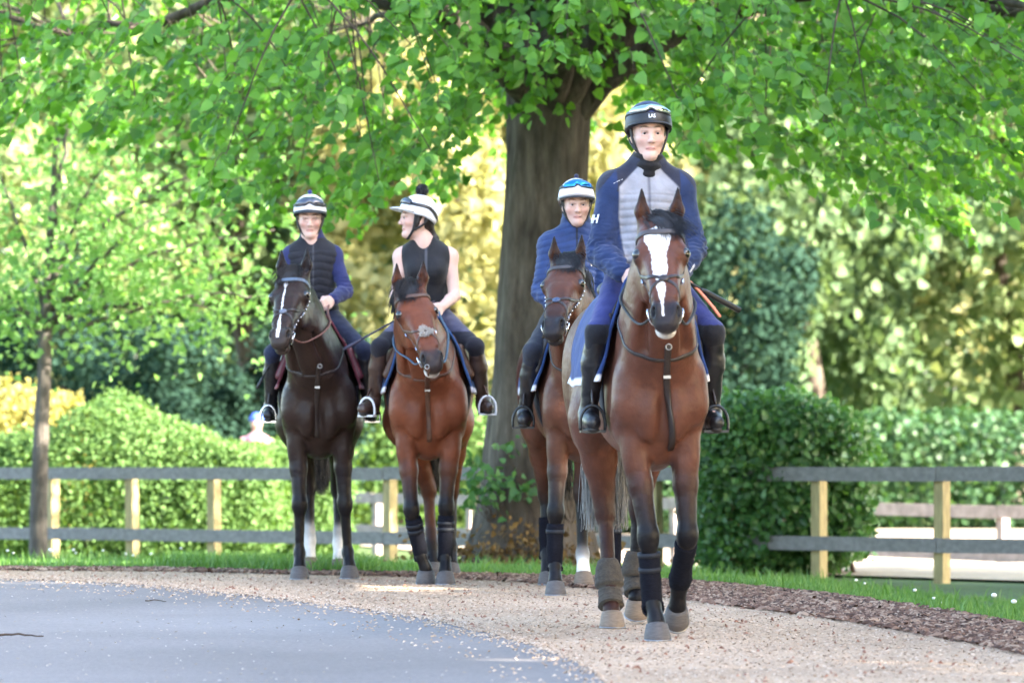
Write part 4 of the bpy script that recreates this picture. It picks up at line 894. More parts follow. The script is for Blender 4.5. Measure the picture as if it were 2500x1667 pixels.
    def base_disp(v, n):
        d = tdisp(v, n) if tdisp else np.zeros(len(v)); near = np.zeros(len(v))
        for j in (0, 1):
            e = np.linalg.norm(v - el[j], axis=1); near = np.maximum(near, np.exp(-(e / .11) ** 2)); e = np.linalg.norm(v - (el[j] * .3 + wr[j] * .7), axis=1); near = np.maximum(near, .7 * np.exp(-(e / .09) ** 2))
        q = wr_noise(v * V(1, 1, 2.6), 19., 3.1); q = 1 - 2 * np.abs(q); return d + g('wrinkle', .010) * near * (q - .5) + .005 * wr_noise(v * V(1, 1, .6), 11., 1.7)
    H.top_sdf = top
    H.top_obj = garment(g('top_name', 'jacket'), top, .0075, g('top_col'), cloth_mat('top_' + R['id'], g('top_rough', .75), 700) , base_disp)
    for (nm, mk, colf, dsp) in g('extra', []):
        q = Sdf(); mk(q, torso, arms, pel, che, nb, sh, el, wr, F); garment(nm, q, .0075, colf, cm, dsp)
    tr = Sdf(); tr.el(pel + V(0, 0, -.01), V(.128, .172, .12) * bw, k=.05); legs(tr, .008, 0, .22); tc_ = g('trouser_col')
    garment('breeches', tr, .0085, (lambda v, n: np.tile(np.array(tc_), (len(v), 1))) if not callable(tc_) else tc_, cm, lambda v, n: .004 * wr_noise(v, 14., 5.))
    bm_ = mat('boot_' + R['id'], g('boot_col', (.012, .011, .012)), .38, noise=.3, nscale=18, bump=.25, bscale=40)
    for j in (0, 1):
        bt = Sdf(); boots(bt, (j,)); v, f = bt.mesh(h=.006); v = v + bt.normal(v) * np.array([.003 * mnoise.noise(Vector(p * V(20, 20, 34))) for p in v])[:, None]
        bo = mobj('boot', v, f, bm_, root)
        d = unit((toe[j] - an[j]) * V(1, 1, 0)); mb = MB()
        mb.tube([an[j] - d * .045 + V(0, 0, -.088), an[j] + d * .015 + V(0, 0, -.088), toe[j] - d * .02 + V(0, 0, -.036), toe[j] + d * .022 + V(0, 0, -.030)], [.026, .030, .033, .020], 10, True, .45)
        mb.build('sole', mat('boot_sole', (.02, .018, .017), .7), bo)
    # helmet
    hp = g('helmet'); Hc = V(-.012, 0, .032); rr = V(.126, .108, .116)
    def edge(a): c_ = math.cos(a); return .012 + .030 * max(c_, 0) ** 1.5 - (.045 * max(-c_, 0))
    def dome(a, t, off=0.):
        z0 = (edge(a) - Hc[2]) / rr[2]; ph0 = math.asin(max(min(z0, .99), -.99)); ph = ph0 + (math.pi / 2 - ph0) * t
        return F(Hc[0] + (rr[0] + off) * math.cos(ph) * math.cos(a), Hc[1] + (rr[1] + off) * math.cos(ph) * math.sin(a), Hc[2] + (rr[2] + off) * math.sin(ph))
    n, m_ = 40, 16; vs = []; fs = []
    for i in range(-1, m_ + 1):
        for j in range(n):
            a = 2 * math.pi * j / n
            vs.append(dome(a, 0, -.014) if i < 0 else dome(a, min(i / m_, .985), .0015 * math.sin(a * 12) * (i / m_) if hp.get('pleat') else 0.))
    for i in range(m_ + 1): fs += [(i * n + j, i * n + (j + 1) % n, (i + 1) * n + (j + 1) % n, (i + 1) * n + j) for j in range(n)]
    fs.append(tuple((m_ + 1) * n + j for j in range(n)))
    hel = mobj('helmet', vs, fs, hp['mat'], root)
    # band under the cover and the peak
    vs = []; fs = []; n2 = 40
    for j in range(n2):
        a = 2 * math.pi * j / n2
        for (t, o) in ((-.02, -.010), (-.02, .004), (.10, .004), (.10, -.002)): vs.append(dome(a, t, o))
    for j in range(n2):
        k = (j + 1) % n2; fs += [(j * 4 + q, k * 4 + q, k * 4 + (q + 1) % 4, j * 4 + (q + 1) % 4) for q in range(3)]
    mobj('rim', vs, fs, hp['rim'], hel)
    pk = hp.get('peak', .035); vs = []; fs = []; na = 17
    for j in range(na):
        a = -1.15 + 2.3 * j / (na - 1); ext = pk * max(math.cos(a * 1.25), 0) ** .7; b0 = dome(a, .02 + hp.get('peak_t', 0), .002); dirv = HRm @ unit(V(math.cos(a), math.sin(a), hp.get('peak_dip', -.35)))
        for (q, th) in ((0, .004), (.5, .0045), (1, .0025), (1, -.0025), (.5, -.004), (0, -.006)): vs.append(b0 + dirv * ext * q + (HRm @ V(0, 0, 1)) * (th + (.006 * math.sin(q * 2) if True else 0)))
    for j in range(na - 1): fs += [(j * 6 + q, (j + 1) * 6 + q, (j + 1) * 6 + (q + 1) % 6, j * 6 + (q + 1) % 6) for q in range(6)]
    mobj('peak', vs, fs, hp.get('peak_mat', hp['rim']), hel)
    if hp.get('pompom'):
        pr = hp['pompom']; pc = dome(0, 1.0, 0) + (HRm @ V(-.012, 0, pr * .75)) ; mb = MB()
        sv, sf = uv_sphere(pr * .86, 16, 12); mb.add(sv + pc, sf)
        if pr > .02:
            for q in range(700): d = unit(rng.normal(size=3)); mb.tube([pc + d * pr * .8, pc + d * pr * rng.uniform(1., 1.12) + rng.normal(0, .001, 3)], [.0022, .0012], 3, False)
        mb.build('pompom', mat('pompom_' + R['id'], hp.get('pom_col', (.012, .012, .018)), .95, sheen=.3), hel)
    # goggles pushed up on the helmet
    gz = hp.get('gog', (.34, .60)); na = 25; vs = []; fs = []; rows = 6
    for j in range(na):
        q = -1 + 2 * j / (na - 1); a = q * hp.get('gog_a', .95); notch = math.exp(-(q / .16) ** 2) * .10; tap = 1 - .45 * abs(q) ** 3
        lo_ = gz[0] + notch; hi_ = gz[0] + (gz[1] - gz[0]) * tap + .0
        for i in range(rows):
            t = lo_ + (hi_ - lo_) * i / (rows - 1); bul = .010 + .006 * math.sin(math.pi * i / (rows - 1)); vs.append(dome(a, t, bul if 0 < i < rows - 1 else .002))
    for j in range(na - 1): fs += [(j * rows + i, (j + 1) * rows + i, (j + 1) * rows + i + 1, j * rows + i + 1) for i in range(rows - 1)]
    gg = mobj('goggles', vs, fs, hp['lens'], hel)
    for (q0, s_) in ((gz[0], 0), (gz[1], 1)):                                  # frame edges
        pts = []
        for j in range(na):
            q = -1 + 2 * j / (na - 1); a = q * hp.get('gog_a', .95); notch = math.exp(-(q / .16) ** 2) * .10; tap = 1 - .45 * abs(q) ** 3
            pts.append(dome(a, gz[0] + notch if s_ == 0 else gz[0] + (gz[1] - gz[0]) * tap, .006))
        mobj('goggle_frame', *tube_geo(pts, .0042, 6), hp.get('frame', mat('goggle_black', (.012, .012, .014), .35)), gg)
    pts = [dome(a, gz[0] + .06 - .20 * (abs(a - math.pi) < 1.2) * math.cos((a - math.pi) * 1.3), .004) for a in np.linspace(hp.get('gog_a', .95) - .05, 2 * math.pi - hp.get('gog_a', .95) + .05, 30)]
    v, f = ribbon(pts, [unit(p - F(*Hc)) for p in pts], .020, .004); mobj('goggle_strap', v, f, hp.get('strap', mat('goggle_black', (.012, .012, .014), .35)), gg)
    # chin strap
    for sd in (-1, 1):
        pts = spline([F(.030, sd * .092, .02), F(.030, sd * .078, -.04), F(.034, sd * .060, -.088), F(.050, sd * .024, -.132), F(.052, 0, -.138)], 16)
        v, f = ribbon(pts, [unit(p - F(.0, 0, -.05)) for p in pts], .015, .004); mobj('chin_strap', v, f, mat('strap_black', (.014, .014, .016), .6), hel)
        pts = spline([F(-.055, sd * .092, -.01), F(-.02, sd * .082, -.05), F(.034, sd * .062, -.088)], 10)
        v, f = ribbon(pts, [unit(p - F(.0, 0, -.05)) for p in pts], .013, .004); mobj('chin_strap', v, f, mat('strap_black', (.014, .014, .016), .6), hel)
    hr = Sdf(); hc_ = g('hair', (.03, .02, .014)); hr.el(F(-.055, 0, -.010), V(.062, .076, .070), R=HRm, k=.02)
    for sd in (-1, 1): hr.rc(F(-.005, sd * .072, .03), F(.005, sd * .070, -.015 - .02 * fem), .014, .010, k=.02)
    g('hair_fn', lambda *_: None)(hr, F)
    v, f = hr.mesh(h=.006); v = v + hr.normal(v) * np.array([.003 * mnoise.noise(Vector(p * V(90, 90, 12))) for p in v])[:, None]; mobj('hair', v, f, mat('hair_' + R['id'], hc_, .5, noise=.4, nscale=60, stretch=(3, 3, .4)), root)
    H.F = F; H.dome = dome; H.wr = wr; H.hel = hel; H.person = root; H.body_sdf = HB; H.HRm = HRm
    return root
# ------------------------------------------------------------------ trees, hedges, fences
def leaf_arrays(C, D, N, S, wide=.42):
    # heart shaped leaves: C base points, D direction to the tip, N normal, S length
    D = D / np.linalg.norm(D, axis=1)[:, None]; B = np.cross(D, N); B /= np.linalg.norm(B, axis=1)[:, None] + 1e-9; N = np.cross(B, D); S = S[:, None]
    q = [C, C + (D * .18 - B * wide + N * .10) * S, C + (D * .60 - B * wide * .82 + N * .07) * S, C + D * 1.0 * S - N * .06 * S, C + (D * .60 + B * wide * .82 + N * .07) * S, C + (D * .18 + B * wide + N * .10) * S]
    v = np.stack(q, 1).reshape(-1, 3); b = np.arange(len(C))[:, None] * 6; f = np.concatenate([b + np.array((0, 3, 2, 1)), b + np.array((0, 5, 4, 3))]); return v, f
def leaf_mesh(name, C, D, N, S, wide=.42, rnd=None):
    v, f = leaf_arrays(C, D, N, S, wide); me = mesh_data(name, v, f, False); at = me.attributes.new('rnd', 'FLOAT', 'POINT'); r = rng.random(len(C)) * .999 if rnd is None else rnd
    at.data.foreach_set('value', np.repeat(r, 6).astype(np.float32)); return me
def rdir(n): a = rng.normal(size=(n, 3)); return a / np.linalg.norm(a, axis=1)[:, None]
def bark_mat(name, c1, c2, sc=6.):
    m, nt, b, new, ln = nodes_of(name); tc = new('ShaderNodeTexCoord'); mp = new('ShaderNodeMapping'); mp.inputs['Scale'].default_value = (sc * 2.2, sc * 2.2, sc * .45); ln(tc.outputs['Object'], mp.inputs[0])
    n = new('ShaderNodeTexNoise'); n.inputs['Scale'].default_value = 1.; n.inputs['Detail'].default_value = 9; n.inputs['Roughness'].default_value = .65; ln(mp.outputs[0], n.inputs[0])
    n2 = new('ShaderNodeTexNoise'); n2.inputs['Scale'].default_value = 1.6; n2.inputs['Detail'].default_value = 5; ln(tc.outputs['Object'], n2.inputs[0])
    r = new('ShaderNodeValToRGB'); ln(n.outputs[0], r.inputs[0]); r.color_ramp.elements[0].position = .33; r.color_ramp.elements[0].color = (*c1, 1); r.color_ramp.elements[1].position = .68; r.color_ramp.elements[1].color = (*c2, 1)
    mr = new('ShaderNodeMapRange'); mr.inputs[1].default_value = .35; mr.inputs[2].default_value = .65; mr.inputs[3].default_value = .65; mr.inputs[4].default_value = 1.25; ln(n2.outputs[0], mr.inputs[0])
    mx = new('ShaderNodeMix'); mx.data_type = 'RGBA'; mx.blend_type = 'MULTIPLY'; mx.inputs[0].default_value = 1; ln(r.outputs[0], mx.inputs[6]); ln(mr.outputs[0], mx.inputs[7]); ln(mx.outputs[2], b.inputs['Base Color'])
    bp = new('ShaderNodeBump'); bp.inputs['Strength'].default_value = 1.; bp.inputs['Distance'].default_value = .03; ln(n.outputs[0], bp.inputs['Height']); ln(bp.outputs[0], b.inputs['Normal']); b.inputs['Roughness'].default_value = .9; b.inputs['Specular IOR Level'].default_value = .2; return m
bark_m = bark_mat('lime_bark', (.045, .034, .027), (.145, .118, .096)); bark2_m = bark_mat('young_bark', (.07, .06, .055), (.16, .14, .125), 10)
lime_m = leaf_mat('lime_leaf', (.060, .180, .030), (.180, .410, .060), .52, .40, .5)
young_m = leaf_mat('young_leaf', (.16, .33, .10), (.28, .47, .16), .55, .5, .3, (1.2, 1.15, .6))
hedge_m = leaf_mat('hedge_leaf', (.075, .155, .045), (.125, .215, .065), .36, .6, .2); bush_m = leaf_mat('bush_leaf', (.045, .125, .035), (.095, .22, .065), .35, .42, .5); gold_m = leaf_mat('golden_leaf', (.24, .22, .06), (.36, .32, .10), .35, .5, .3)
# ---- the big lime behind the riders
TX, TY = .16, 31.8; TZ = float(zg(TX, TY))
lime = empty('lime_tree', (TX, TY, TZ)); tag(lime, 'big old lime tree with thick grey trunk spreading low leafy branches overhead', 'tree')
rows, nn = 70, 56; vs = []
for i in range(rows):
    z = -.15 + i / (rows - 1) * 4.6; base = .385 + .17 * math.exp(-max(z, 0) / .38) - .022 * (z - 1.) * (z > 1.) + (.05 * max(z - 3.4, 0))
    for j in range(nn):
        a = 2 * math.pi * j / nn; r = base * (1 + .10 * math.exp(-max(z, 0) / .5) * math.sin(5 * a + .6) + .035 * math.sin(3 * a + 1.2 + z * .3) + .020 * math.sin(11 * a + z * .8)) + .030 * mnoise.noise(Vector((math.cos(a) * 2.2, math.sin(a) * 2.2, z * 1.1))) + .018 * mnoise.noise(Vector((math.cos(a) * 9, math.sin(a) * 9, z * 1.6)))
        vs.append((r * math.cos(a) + .042 * z - .02 - .06 * math.exp(-max(z, 0) / .5) * (math.cos(a) < 0), r * math.sin(a) * .95, z))
f = [(i * nn + j, i * nn + (j + 1) % nn, (i + 1) * nn + (j + 1) % nn, (i + 1) * nn + j) for i in range(rows - 1) for j in range(nn)]
mobj('trunk', vs, f, bark_m, lime)
VLOW = np.array([(-400, 360), (0, 375), (200, 365), (400, 400), (480, 450), (560, 540), (640, 590), (700, 600), (800, 610), (880, 640), (930, 510), (1000, 490), (1080, 530), (1150, 430), (1215, 400), (1300, 410), (1400, 330), (1480, 320), (1560, 390), (1700, 405), (1800, 420), (1950, 470), (2100, 540), (2250, 590), (2370, 600), (2450, 510), (2560, 420), (2900, 400)])
def zlow(x, y): return CAM_H + (HOR - np.interp(1250 + F_PX * x / y, VLOW[:, 0], VLOW[:, 1])) / F_PX * y
limbs = []
lb = MB()
def limb(p0, p1, sag, r0, r1, n=16):
    p0, p1 = V(*p0), V(*p1); m_ = (p0 + p1) / 2 + V(rng.normal(0, .15), rng.normal(0, .15), sag); P = spline([p0, p0 * .6 + m_ * .4 + V(0, 0, sag * .4), m_, m_ * .4 + p1 * .6, p1], n) + rng.normal(0, .02, (n, 3)); return P
trunk_top = [(.20, 0, 4.3), (.18, 0, 3.9), (.17, .0, 3.6), (.22, .1, 4.4), (.18, -.1, 3.7)]
ends = [(-7.2, -2.5, 4.4), (-5.2, -4.6, 4.5), (-3.2, -4.2, 4.2), (-1.6, -4.8, 4.3), (.4, -4.9, 4.5), (2.2, -4.2, 4.3), (3.9, -3.2, 4.2), (5.6, -1.4, 4.2), (-6.4, .6, 4.6), (-4., 2.2, 4.6), (4.2, 2.0, 4.4), (1.5, 3.4, 4.8), (-1.5, 3.2, 4.8), (-2.6, -2.2, 5.8), (2.8, -2.0, 5.8), (0, -2.5, 6.8), (-4.5, -1.5, 6.8), (4.5, -.5, 6.6), (0, 1.5, 8.6), (-2.2, 0, 8.2), (2.2, .5, 8.0)]
for k, e in enumerate(ends):
    t0 = trunk_top[k % 5]; P = limb(t0, e, .5 + .25 * (e[2] < 5), 0, 0, 18); L = np.linalg.norm(np.subtract(e, t0)); o = mobj('limb', *tube_geo(P, np.linspace(.12 if e[2] < 5 else .17, .018, 18), 9), bark_m, lime); limbs.append(P)
LP = np.concatenate(limbs)
# twigs hang from the limbs; each carries a spray of leaves
def twig_set(n, gen):
    tw = [];
    while len(tw) < n:
        x, y, z = gen(); zl = float(zlow(x, y)); 
        if z < zl: continue
        fr = (z - zl) / .55
        if fr < 1 and rng.random() > .30 + .70 * fr: continue
        tw.append((x, y, z))
    return np.array(tw)
TW = twig_set(3500, lambda: (rng.uniform(-7.5, 7.2), rng.uniform(26.6, 37.5), rng.uniform(1.9, 5.4)))
TW = np.concatenate([TW, twig_set(150, lambda: (rng.uniform(-.7, 1.5), rng.uniform(29.2, 31.2), rng.uniform(3.35, 4.6))), twig_set(650, lambda: (rng.uniform(1.0, 6.2), rng.uniform(26.8, 35.), rng.uniform(2.6, 5.0)))])
# natural holes through which the sunny background shows
hol = np.array([mnoise.noise(Vector((p[0] * .85, p[1] * .5, p[2] * 1.25))) for p in TW]); TW = TW[(hol > -.20) | (rng.random(len(TW)) < .25)]
# keep the air round the trunk face thinner
tm = (np.abs(TW[:, 0] - .25) < .55) & (TW[:, 1] < TY) & (TW[:, 2] < 3.5); TW = TW[~tm | (rng.random(len(TW)) < .35)]
Cs, Ds, Ns, Ss = [], [], [], []; tb = MB()
for p in TW:
    loc = p - V(TX, TY, TZ); dv = LP - loc; j = int(np.argmin((dv ** 2).sum(1) + 3 * np.maximum(loc[2] - LP[:, 2], 0))); out = unit((loc - V(0, 0, loc[2])) * V(1, 1, 0) + rng.normal(0, .6, 3) * V(1, 1, 0))
    L = rng.uniform(.28, .62); nl = int(rng.uniform(7, 13)); P = np.array([loc + out * L * .62 * q + V(0, 0, .10 * q - .42 * L * 1.5 * q * q) for q in np.linspace(0, 1, 6)]); P = P - (P[-1] - loc) * .8
    tb.tube(P, np.linspace(.0035, .0015, 6), 3, False)
    if rng.random() < .14: tb.tube(spline([LP[j], LP[j] * .5 + P[0] * .5 + V(0, 0, .12), P[0]], 6), np.linspace(.010, .0035, 6), 4, False)
    for q in np.linspace(.08, 1, nl):
        c = P[0] + (P[-1] - P[0]) * q; i = min(int(q * 5), 4); c = P[i] + (P[min(i + 1, 5)] - P[i]) * (q * 5 - i) if i < 5 else P[5]
        sd = rng.choice([-1, 1]); side = np.cross(out, V(0, 0, 1)) * sd; d = unit(side * rng.uniform(.3, 1.) + out * rng.uniform(.1, .8) + V(0, 0, -rng.uniform(.25, 1.2)))
        Cs.append(c + d * .03); Ds.append(d); Ns.append(unit(V(rng.normal(0, .45), rng.normal(-.25, .45), rng.uniform(.25, 1.)))); Ss.append(rng.uniform(.070, .125))
Cs, Ds, Ns, Ss = map(np.array, (Cs, Ds, Ns, Ss)); tag(tb.build('twigs', bark_m, lime), kind='stuff')
# the leaves that show largest are parts of their own, the rest of the crown is one mass
W = Cs + V(TX, TY, TZ); vv = HOR - (W[:, 2] - CAM_H) / W[:, 1] * F_PX; uu = 1250 + F_PX * W[:, 0] / W[:, 1]; inf = (uu > 20) & (uu < 2480) & (vv > 40)
sc_ = np.where(inf, (vv - np.interp(uu, VLOW[:, 0], VLOW[:, 1])) / 200 + Ss / W[:, 1] * 400, -99); big = np.argsort(-sc_)[:300]; msk = np.ones(len(Cs), bool); msk[big] = False
cm_ = link_mesh('crown', leaf_mesh('crown', Cs[msk], Ds[msk], Ns[msk], Ss[msk]), lime_m, lime); cm_['kind'] = 'stuff'
v1, f1 = leaf_arrays(V(0, 0, 0)[None], V(0, 1, 0)[None], V(0, 0, 1)[None], np.ones(1)); lmes = []
for q in range(6):
    me = mesh_data('leaf', v1 * V(rng.uniform(.9, 1.12), 1, rng.uniform(.4, 1.8)), f1, False); me.materials.append(lime_m); at = me.attributes.new('rnd', 'FLOAT', 'POINT'); at.data.foreach_set('value', np.zeros(6, np.float32)); lmes.append(me)
for i in big:
    o = bpy.data.objects.new('leaf', lmes[i % 6]); COL.objects.link(o); o.parent = lime; y = Ds[i]; x = unit(np.cross(y, Ns[i])); z = np.cross(x, y)
    M = Matrix([[x[k] * Ss[i], y[k] * Ss[i], z[k] * Ss[i], Cs[i][k]] for k in range(3)] + [[0, 0, 0, 1]]); o.matrix_local = M
# upper crown, above the frame
nU = 4500; a = rng.uniform(0, 2 * math.pi, nU); r = np.sqrt(rng.random(nU)) * 6.6; z = rng.uniform(5.2, 11.5, nU); r *= np.sqrt(np.clip(1 - ((z - 5.0) / 7.0) ** 2, .05, 1)); C = np.c_[r * np.cos(a), r * np.sin(a), z]
C = C[np.array([mnoise.noise(Vector(p * .55)) for p in C]) > -.12]; k = len(C); up = link_mesh('upper_crown', leaf_mesh('upper_crown', C, rdir(k) + V(0, 0, -.5), rdir(k) + V(0, 0, 1.), rng.uniform(.16, .28, k)), lime_m, lime); up['kind'] = 'stuff'
# shoots and leaves at the foot of the trunk
def sprig(parent, name, cen, rad, n, size, m, down=-.3):
    C = cen + rng.normal(0, 1, (n, 3)) * rad; me = leaf_mesh(name, C, rdir(n) + V(0, -.3, down), rdir(n) + V(0, -.5, .8), size * rng.uniform(.7, 1.3, n)); return tag(link_mesh(name, me, m, parent), kind='stuff')
for (u, v, n, rx, rz) in ((1225, 1182, 48, .12, .07), (1175, 1205, 40, .10, .09), (1290, 1200, 22, .10, .04), (1250, 1085, 12, .06, .04), (1400, 1130, 18, .05, .10), (1150, 1140, 26, .08, .10)):
    p = px(u, v, TY - .55) - V(TX, TY, TZ); o = sprig(lime, 'basal_shoot', p, V(rx, .10, rz), n, .072, bush_m)
    mb = MB(); root = V(p[0] * .7 + .05, p[1] * .6, max(p[2] - .5, 0.02)); [mb.tube(spline([root + rng.normal(0, .03, 3), root * .5 + p * .5 + rng.normal(0, .04, 3), p + rng.normal(0, .06, 3)], 6), np.linspace(.006, .002, 6), 4, False) for _ in range(4)]; tag(mb.build('stems', twm, o), kind='stuff')
lit = leaf_mat('dry_leaf', (.10, .055, .025), (.22, .14, .06), .2, .7, .2)
o = empty('dry_undergrowth', (TX - .1, TY - .55, TZ)); tag(o, 'dry brown undergrowth round the foot of the lime trunk', 'undergrowth', kind='stuff')
C = np.c_[rng.normal(0, .42, 900), rng.normal(0, .12, 900), np.abs(rng.normal(0, .17, 900))]; tag(link_mesh('dry_leaves', leaf_mesh('dry_leaves', C, rdir(900), rdir(900), rng.uniform(.03, .07, 900)), lit, o), kind='stuff')
# ---- the young tree at the left
sx0, sy0 = -4.66, 38.2; sz0 = float(zg(sx0, sy0)); yt = empty('young_tree', (sx0, sy0, sz0)); tag(yt, 'slender young tree with pale green leaves in front of the left fence', 'tree')
P = spline([(0, 0, -.05), (.02, 0, .8), (.05, 0, 1.6), (.09, 0, 2.35), (.12, .05, 3.2), (.2, .1, 4.4)], 30); mobj('trunk', *tube_geo(P + rng.normal(0, .004, P.shape), np.concatenate([np.linspace(.095, .060, 18), np.linspace(.058, .02, 12)]), 12), bark2_m, yt)
be = [(.2, 2.25, 2.6, .2, 2.65), (.1, 2.35, 1.9, -.3, 2.45), (.1, 2.3, 1.4, .3, 3.6), (.12, 2.6, .8, -.2, 4.1), (.1, 2.3, -1.1, -.2, 2.9), (.1, 2.4, -.5, .3, 4.0), (.12, 2.9, 2.2, -.4, 4.0), (.1, 2.2, -.9, .4, 2.5), (.14, 3.2, .4, .5, 5.0), (.12, 2.5, 2.3, .5, 3.3), (.1, 2.3, .9, -.8, 3.1)]
Lp = []
for (x0, z0, x1, y1, z1) in be:
    Pq = spline([(x0, 0, z0), ((x0 + x1) / 2, y1 / 2, (z0 + z1) / 2 + .16), (x1, y1, z1)], 14) + rng.normal(0, .015, (14, 3)); mobj('branch', *tube_geo(Pq, np.linspace(.032, .006, 14), 6), bark2_m, yt); Lp.append(Pq[3:])
Lp = np.concatenate(Lp); nY = 4400; C = Lp[rng.integers(0, len(Lp), nY)] + rng.normal(0, 1, (nY, 3)) * V(.30, .35, .26) + V(0, 0, -.04); k = len(C)
o = link_mesh('crown', leaf_mesh('crown', C, rdir(k) + V(0, 0, -.4), rdir(k) + V(0, -.2, 1.), rng.uniform(.055, .095, k)), young_m, yt); o['kind'] = 'stuff'
# ---- hedges and bushes
def leafy(name, label, cat, c, half, top, n, size, m, box=.75, group=None, stems=0):
    # clipped or rounded leafy mass: leaves spread through the outer shell of a box-like body
    cx, cy = c; zb = float(zg(cx, cy)); o = empty(name, (cx, cy, zb)); tag(o, label, cat, group)
    P = rng.uniform(-1, 1, (n * 3, 3)); e = (np.abs(P[:, 0]) ** 4 + np.abs(P[:, 1]) ** 4 + np.abs(P[:, 2]) ** 4) ** .25; P = P / e[:, None] * (rng.random(len(P)) ** .22)[:, None]; P = P[P[:, 2] > -.98][:n]
    h = np.array([top(q * half[0]) for q in P[:, 0]]) if callable(top) else np.full(len(P), top); C = np.c_[P[:, 0] * half[0], P[:, 1] * half[1], (P[:, 2] * .5 + .5) * h]
    nz = np.array([mnoise.noise(Vector(p * 2.3)) for p in C]); nr = P / np.linalg.norm(P, axis=1)[:, None]; C = C + nr * (nz * .14)[:, None] + nr * np.where(rng.random(len(P)) < .04, rng.uniform(0, .13, len(P)), 0)[:, None]; C[:, 2] = np.maximum(C[:, 2], .01); k = len(C)
    me = leaf_mesh('foliage', C, rdir(k) + nr * .5, nr + rdir(k) * .6, size * rng.uniform(.45, 1.6, k), .40); q = link_mesh('foliage', me, m, o); q['kind'] = 'stuff'
    mb = MB()
    for s_ in range(max(stems, 4)):
        x, y = rng.uniform(-.8, .8) * half[0], rng.uniform(-.6, .6) * half[1]; mb.tube(spline([(x, y, -.05), (x + rng.normal(0, .1), y, .4), (x + rng.normal(0, .25), y + rng.normal(0, .1), .8)], 6), np.linspace(.025, .01, 6), 5, False)
    tag(mb.build('stems', twm, o), kind='stuff'); return o
far_m = leaf_mat('far_hedge_leaf', (.030, .085, .035), (.06, .13, .05), .3, .5, .4)
leafy('clipped_hedge', 'long clipped green hedge with rounded top behind the left fence', 'hedge', (-4.4, 43.4), (1.9, .75), lambda x: 1.55 + .42 * math.exp(-((x + .05) / .55) ** 2) - .10 * max(x - .9, 0), 60000, .040, hedge_m)
leafy('clipped_hedge', 'lower light green hedge ending beside the dark horse', 'hedge', (-2.75, 44.4), (.95, .7), lambda x: 1.42 - .25 * max(x, 0), 28000, .040, hedge_m)
leafy('golden_hedge', 'sunlit golden hedge at the far left', 'hedge', (-6.75, 49.0), (1.45, .8), 2.15, 12000, .06, gold_m)
leafy('dense_bush', 'dense dark green bush growing over the end of the right fence', 'bush', (2.36, 34.02), (.80, .75), lambda x: 1.58 - .28 * max(x, 0) ** 2, 24000, .055, bush_m, stems=14)
leafy('far_hedge', 'tall clipped hedge far behind the right fence', 'hedge', (8.2, 62.), (4.2, 1.0), 1.85, 16000, .10, far_m)
leafy('far_hedge', 'green hedge far behind the legs of the red bay and the tree trunk', 'hedge', (-1.3, 58.), (2.2, 1.0), 1.9, 10000, .10, hedge_m)
leafy('far_hedge', 'low green hedge far behind the front horse', 'hedge', (2.4, 58.5), (1.9, 1.0), 1.5, 9000, .10, far_m)
# ---- fences
rail_m = mat('weathered_rail', (.20, .185, .18), .9, noise=.22, nscale=6, bump=.5, bscale=40, stretch=(.5, 4, 4)); post_m = mat('treated_post', (.34, .27, .13), .85, noise=.3, nscale=10, bump=.4, bscale=50, stretch=(4, 4, .6)); pale_m = mat('pale_rail', (.30, .24, .22), .9, noise=.25, nscale=10, bump=.3)
def fence(label, A, B, us, H0, H1, low0, low1, m_r, m_p, g0, g1, pw=.10, rh=.12, step=3, pt=None):
    A, B = V(*A), V(*B); d = unit(np.r_[B - A, 0.]); nrm = V(d[1], -d[0], 0); nrm = nrm if nrm[1] < 0 else -nrm; o = empty('fence', (*A, 0)); tag(o, label, 'fence'); R = np.stack([d, nrm, V(0, 0, 1)], 1); ts = []
    for u in us:       # where the sight line through column u crosses the fence line
        k = (u - 1250) / F_PX; t = (k * A[1] - A[0]) / ((B[0] - A[0]) - k * (B[1] - A[1])); ts.append(t); p = A + (B - A) * t; top = (H0 + (H1 - H0) * t) - .06; bot = g0 + (g1 - g0) * t - .3
        mb = MB(); mb.box(V(p[0] - A[0], p[1] - A[1], (top + bot) / 2) + rng.normal(0, .004, 3), (pw, pw, top - bot), R @ rotm((0, 0, 1), rng.normal(0, .05)) @ rotm((1, 0, 0), rng.normal(0, .01)), .97); mb.build('post', m_p, o, False)
    ts = [min(ts) - .12] + sorted(ts) + [max(ts) + .12]; ts = ts[::1]
    for lv in (0, 1):
        for i in range(0, len(ts) - 1, step):
            t0, t1 = ts[i], ts[min(i + step, len(ts) - 1)]; z0, z1 = [(H0 + (H1 - H0) * t - rh / 2) if lv == 0 else (low0 + (low1 - low0) * t) for t in (t0, t1)]
            p0, p1 = [np.r_[(B - A) * t, z] + nrm * (pw / 2 + .022) for t, z in ((t0, z0), (t1, z1))]; ax = unit(p1 - p0); Rr = np.stack([ax, nrm, np.cross(ax, nrm)], 1); L = np.linalg.norm(p1 - p0) - .006; mb = MB()
            mb.box((p0 + p1) / 2 + V(0, 0, rng.normal(0, .004)), (L, .04, rh), Rr @ rotm((0, 1, 0), rng.normal(0, .002))); mb.build('rail', m_r, o, False)
fence('grey weathered two rail fence along the far side of the grass verge', (-5.30, 40.25), (4.17, 31.7), (-120, 128, 322, 522, 735, 951, 1170, 1390, 1600, 1800, 2000, 2301, 2620), .565, .655, -.118, .012, rail_m, post_m, -.42, -.27)
fence('pale pinkish rail fence beside the sand track in the distance', (-3.0, 50.8), (5.2, 39.6), (560, 785, 922, 1150, 1400, 1650, 1900, 2110, 2450, 2800), .16, .185, -.30, -.33, pale_m, pale_m, -.62, -.62, .10, .13)
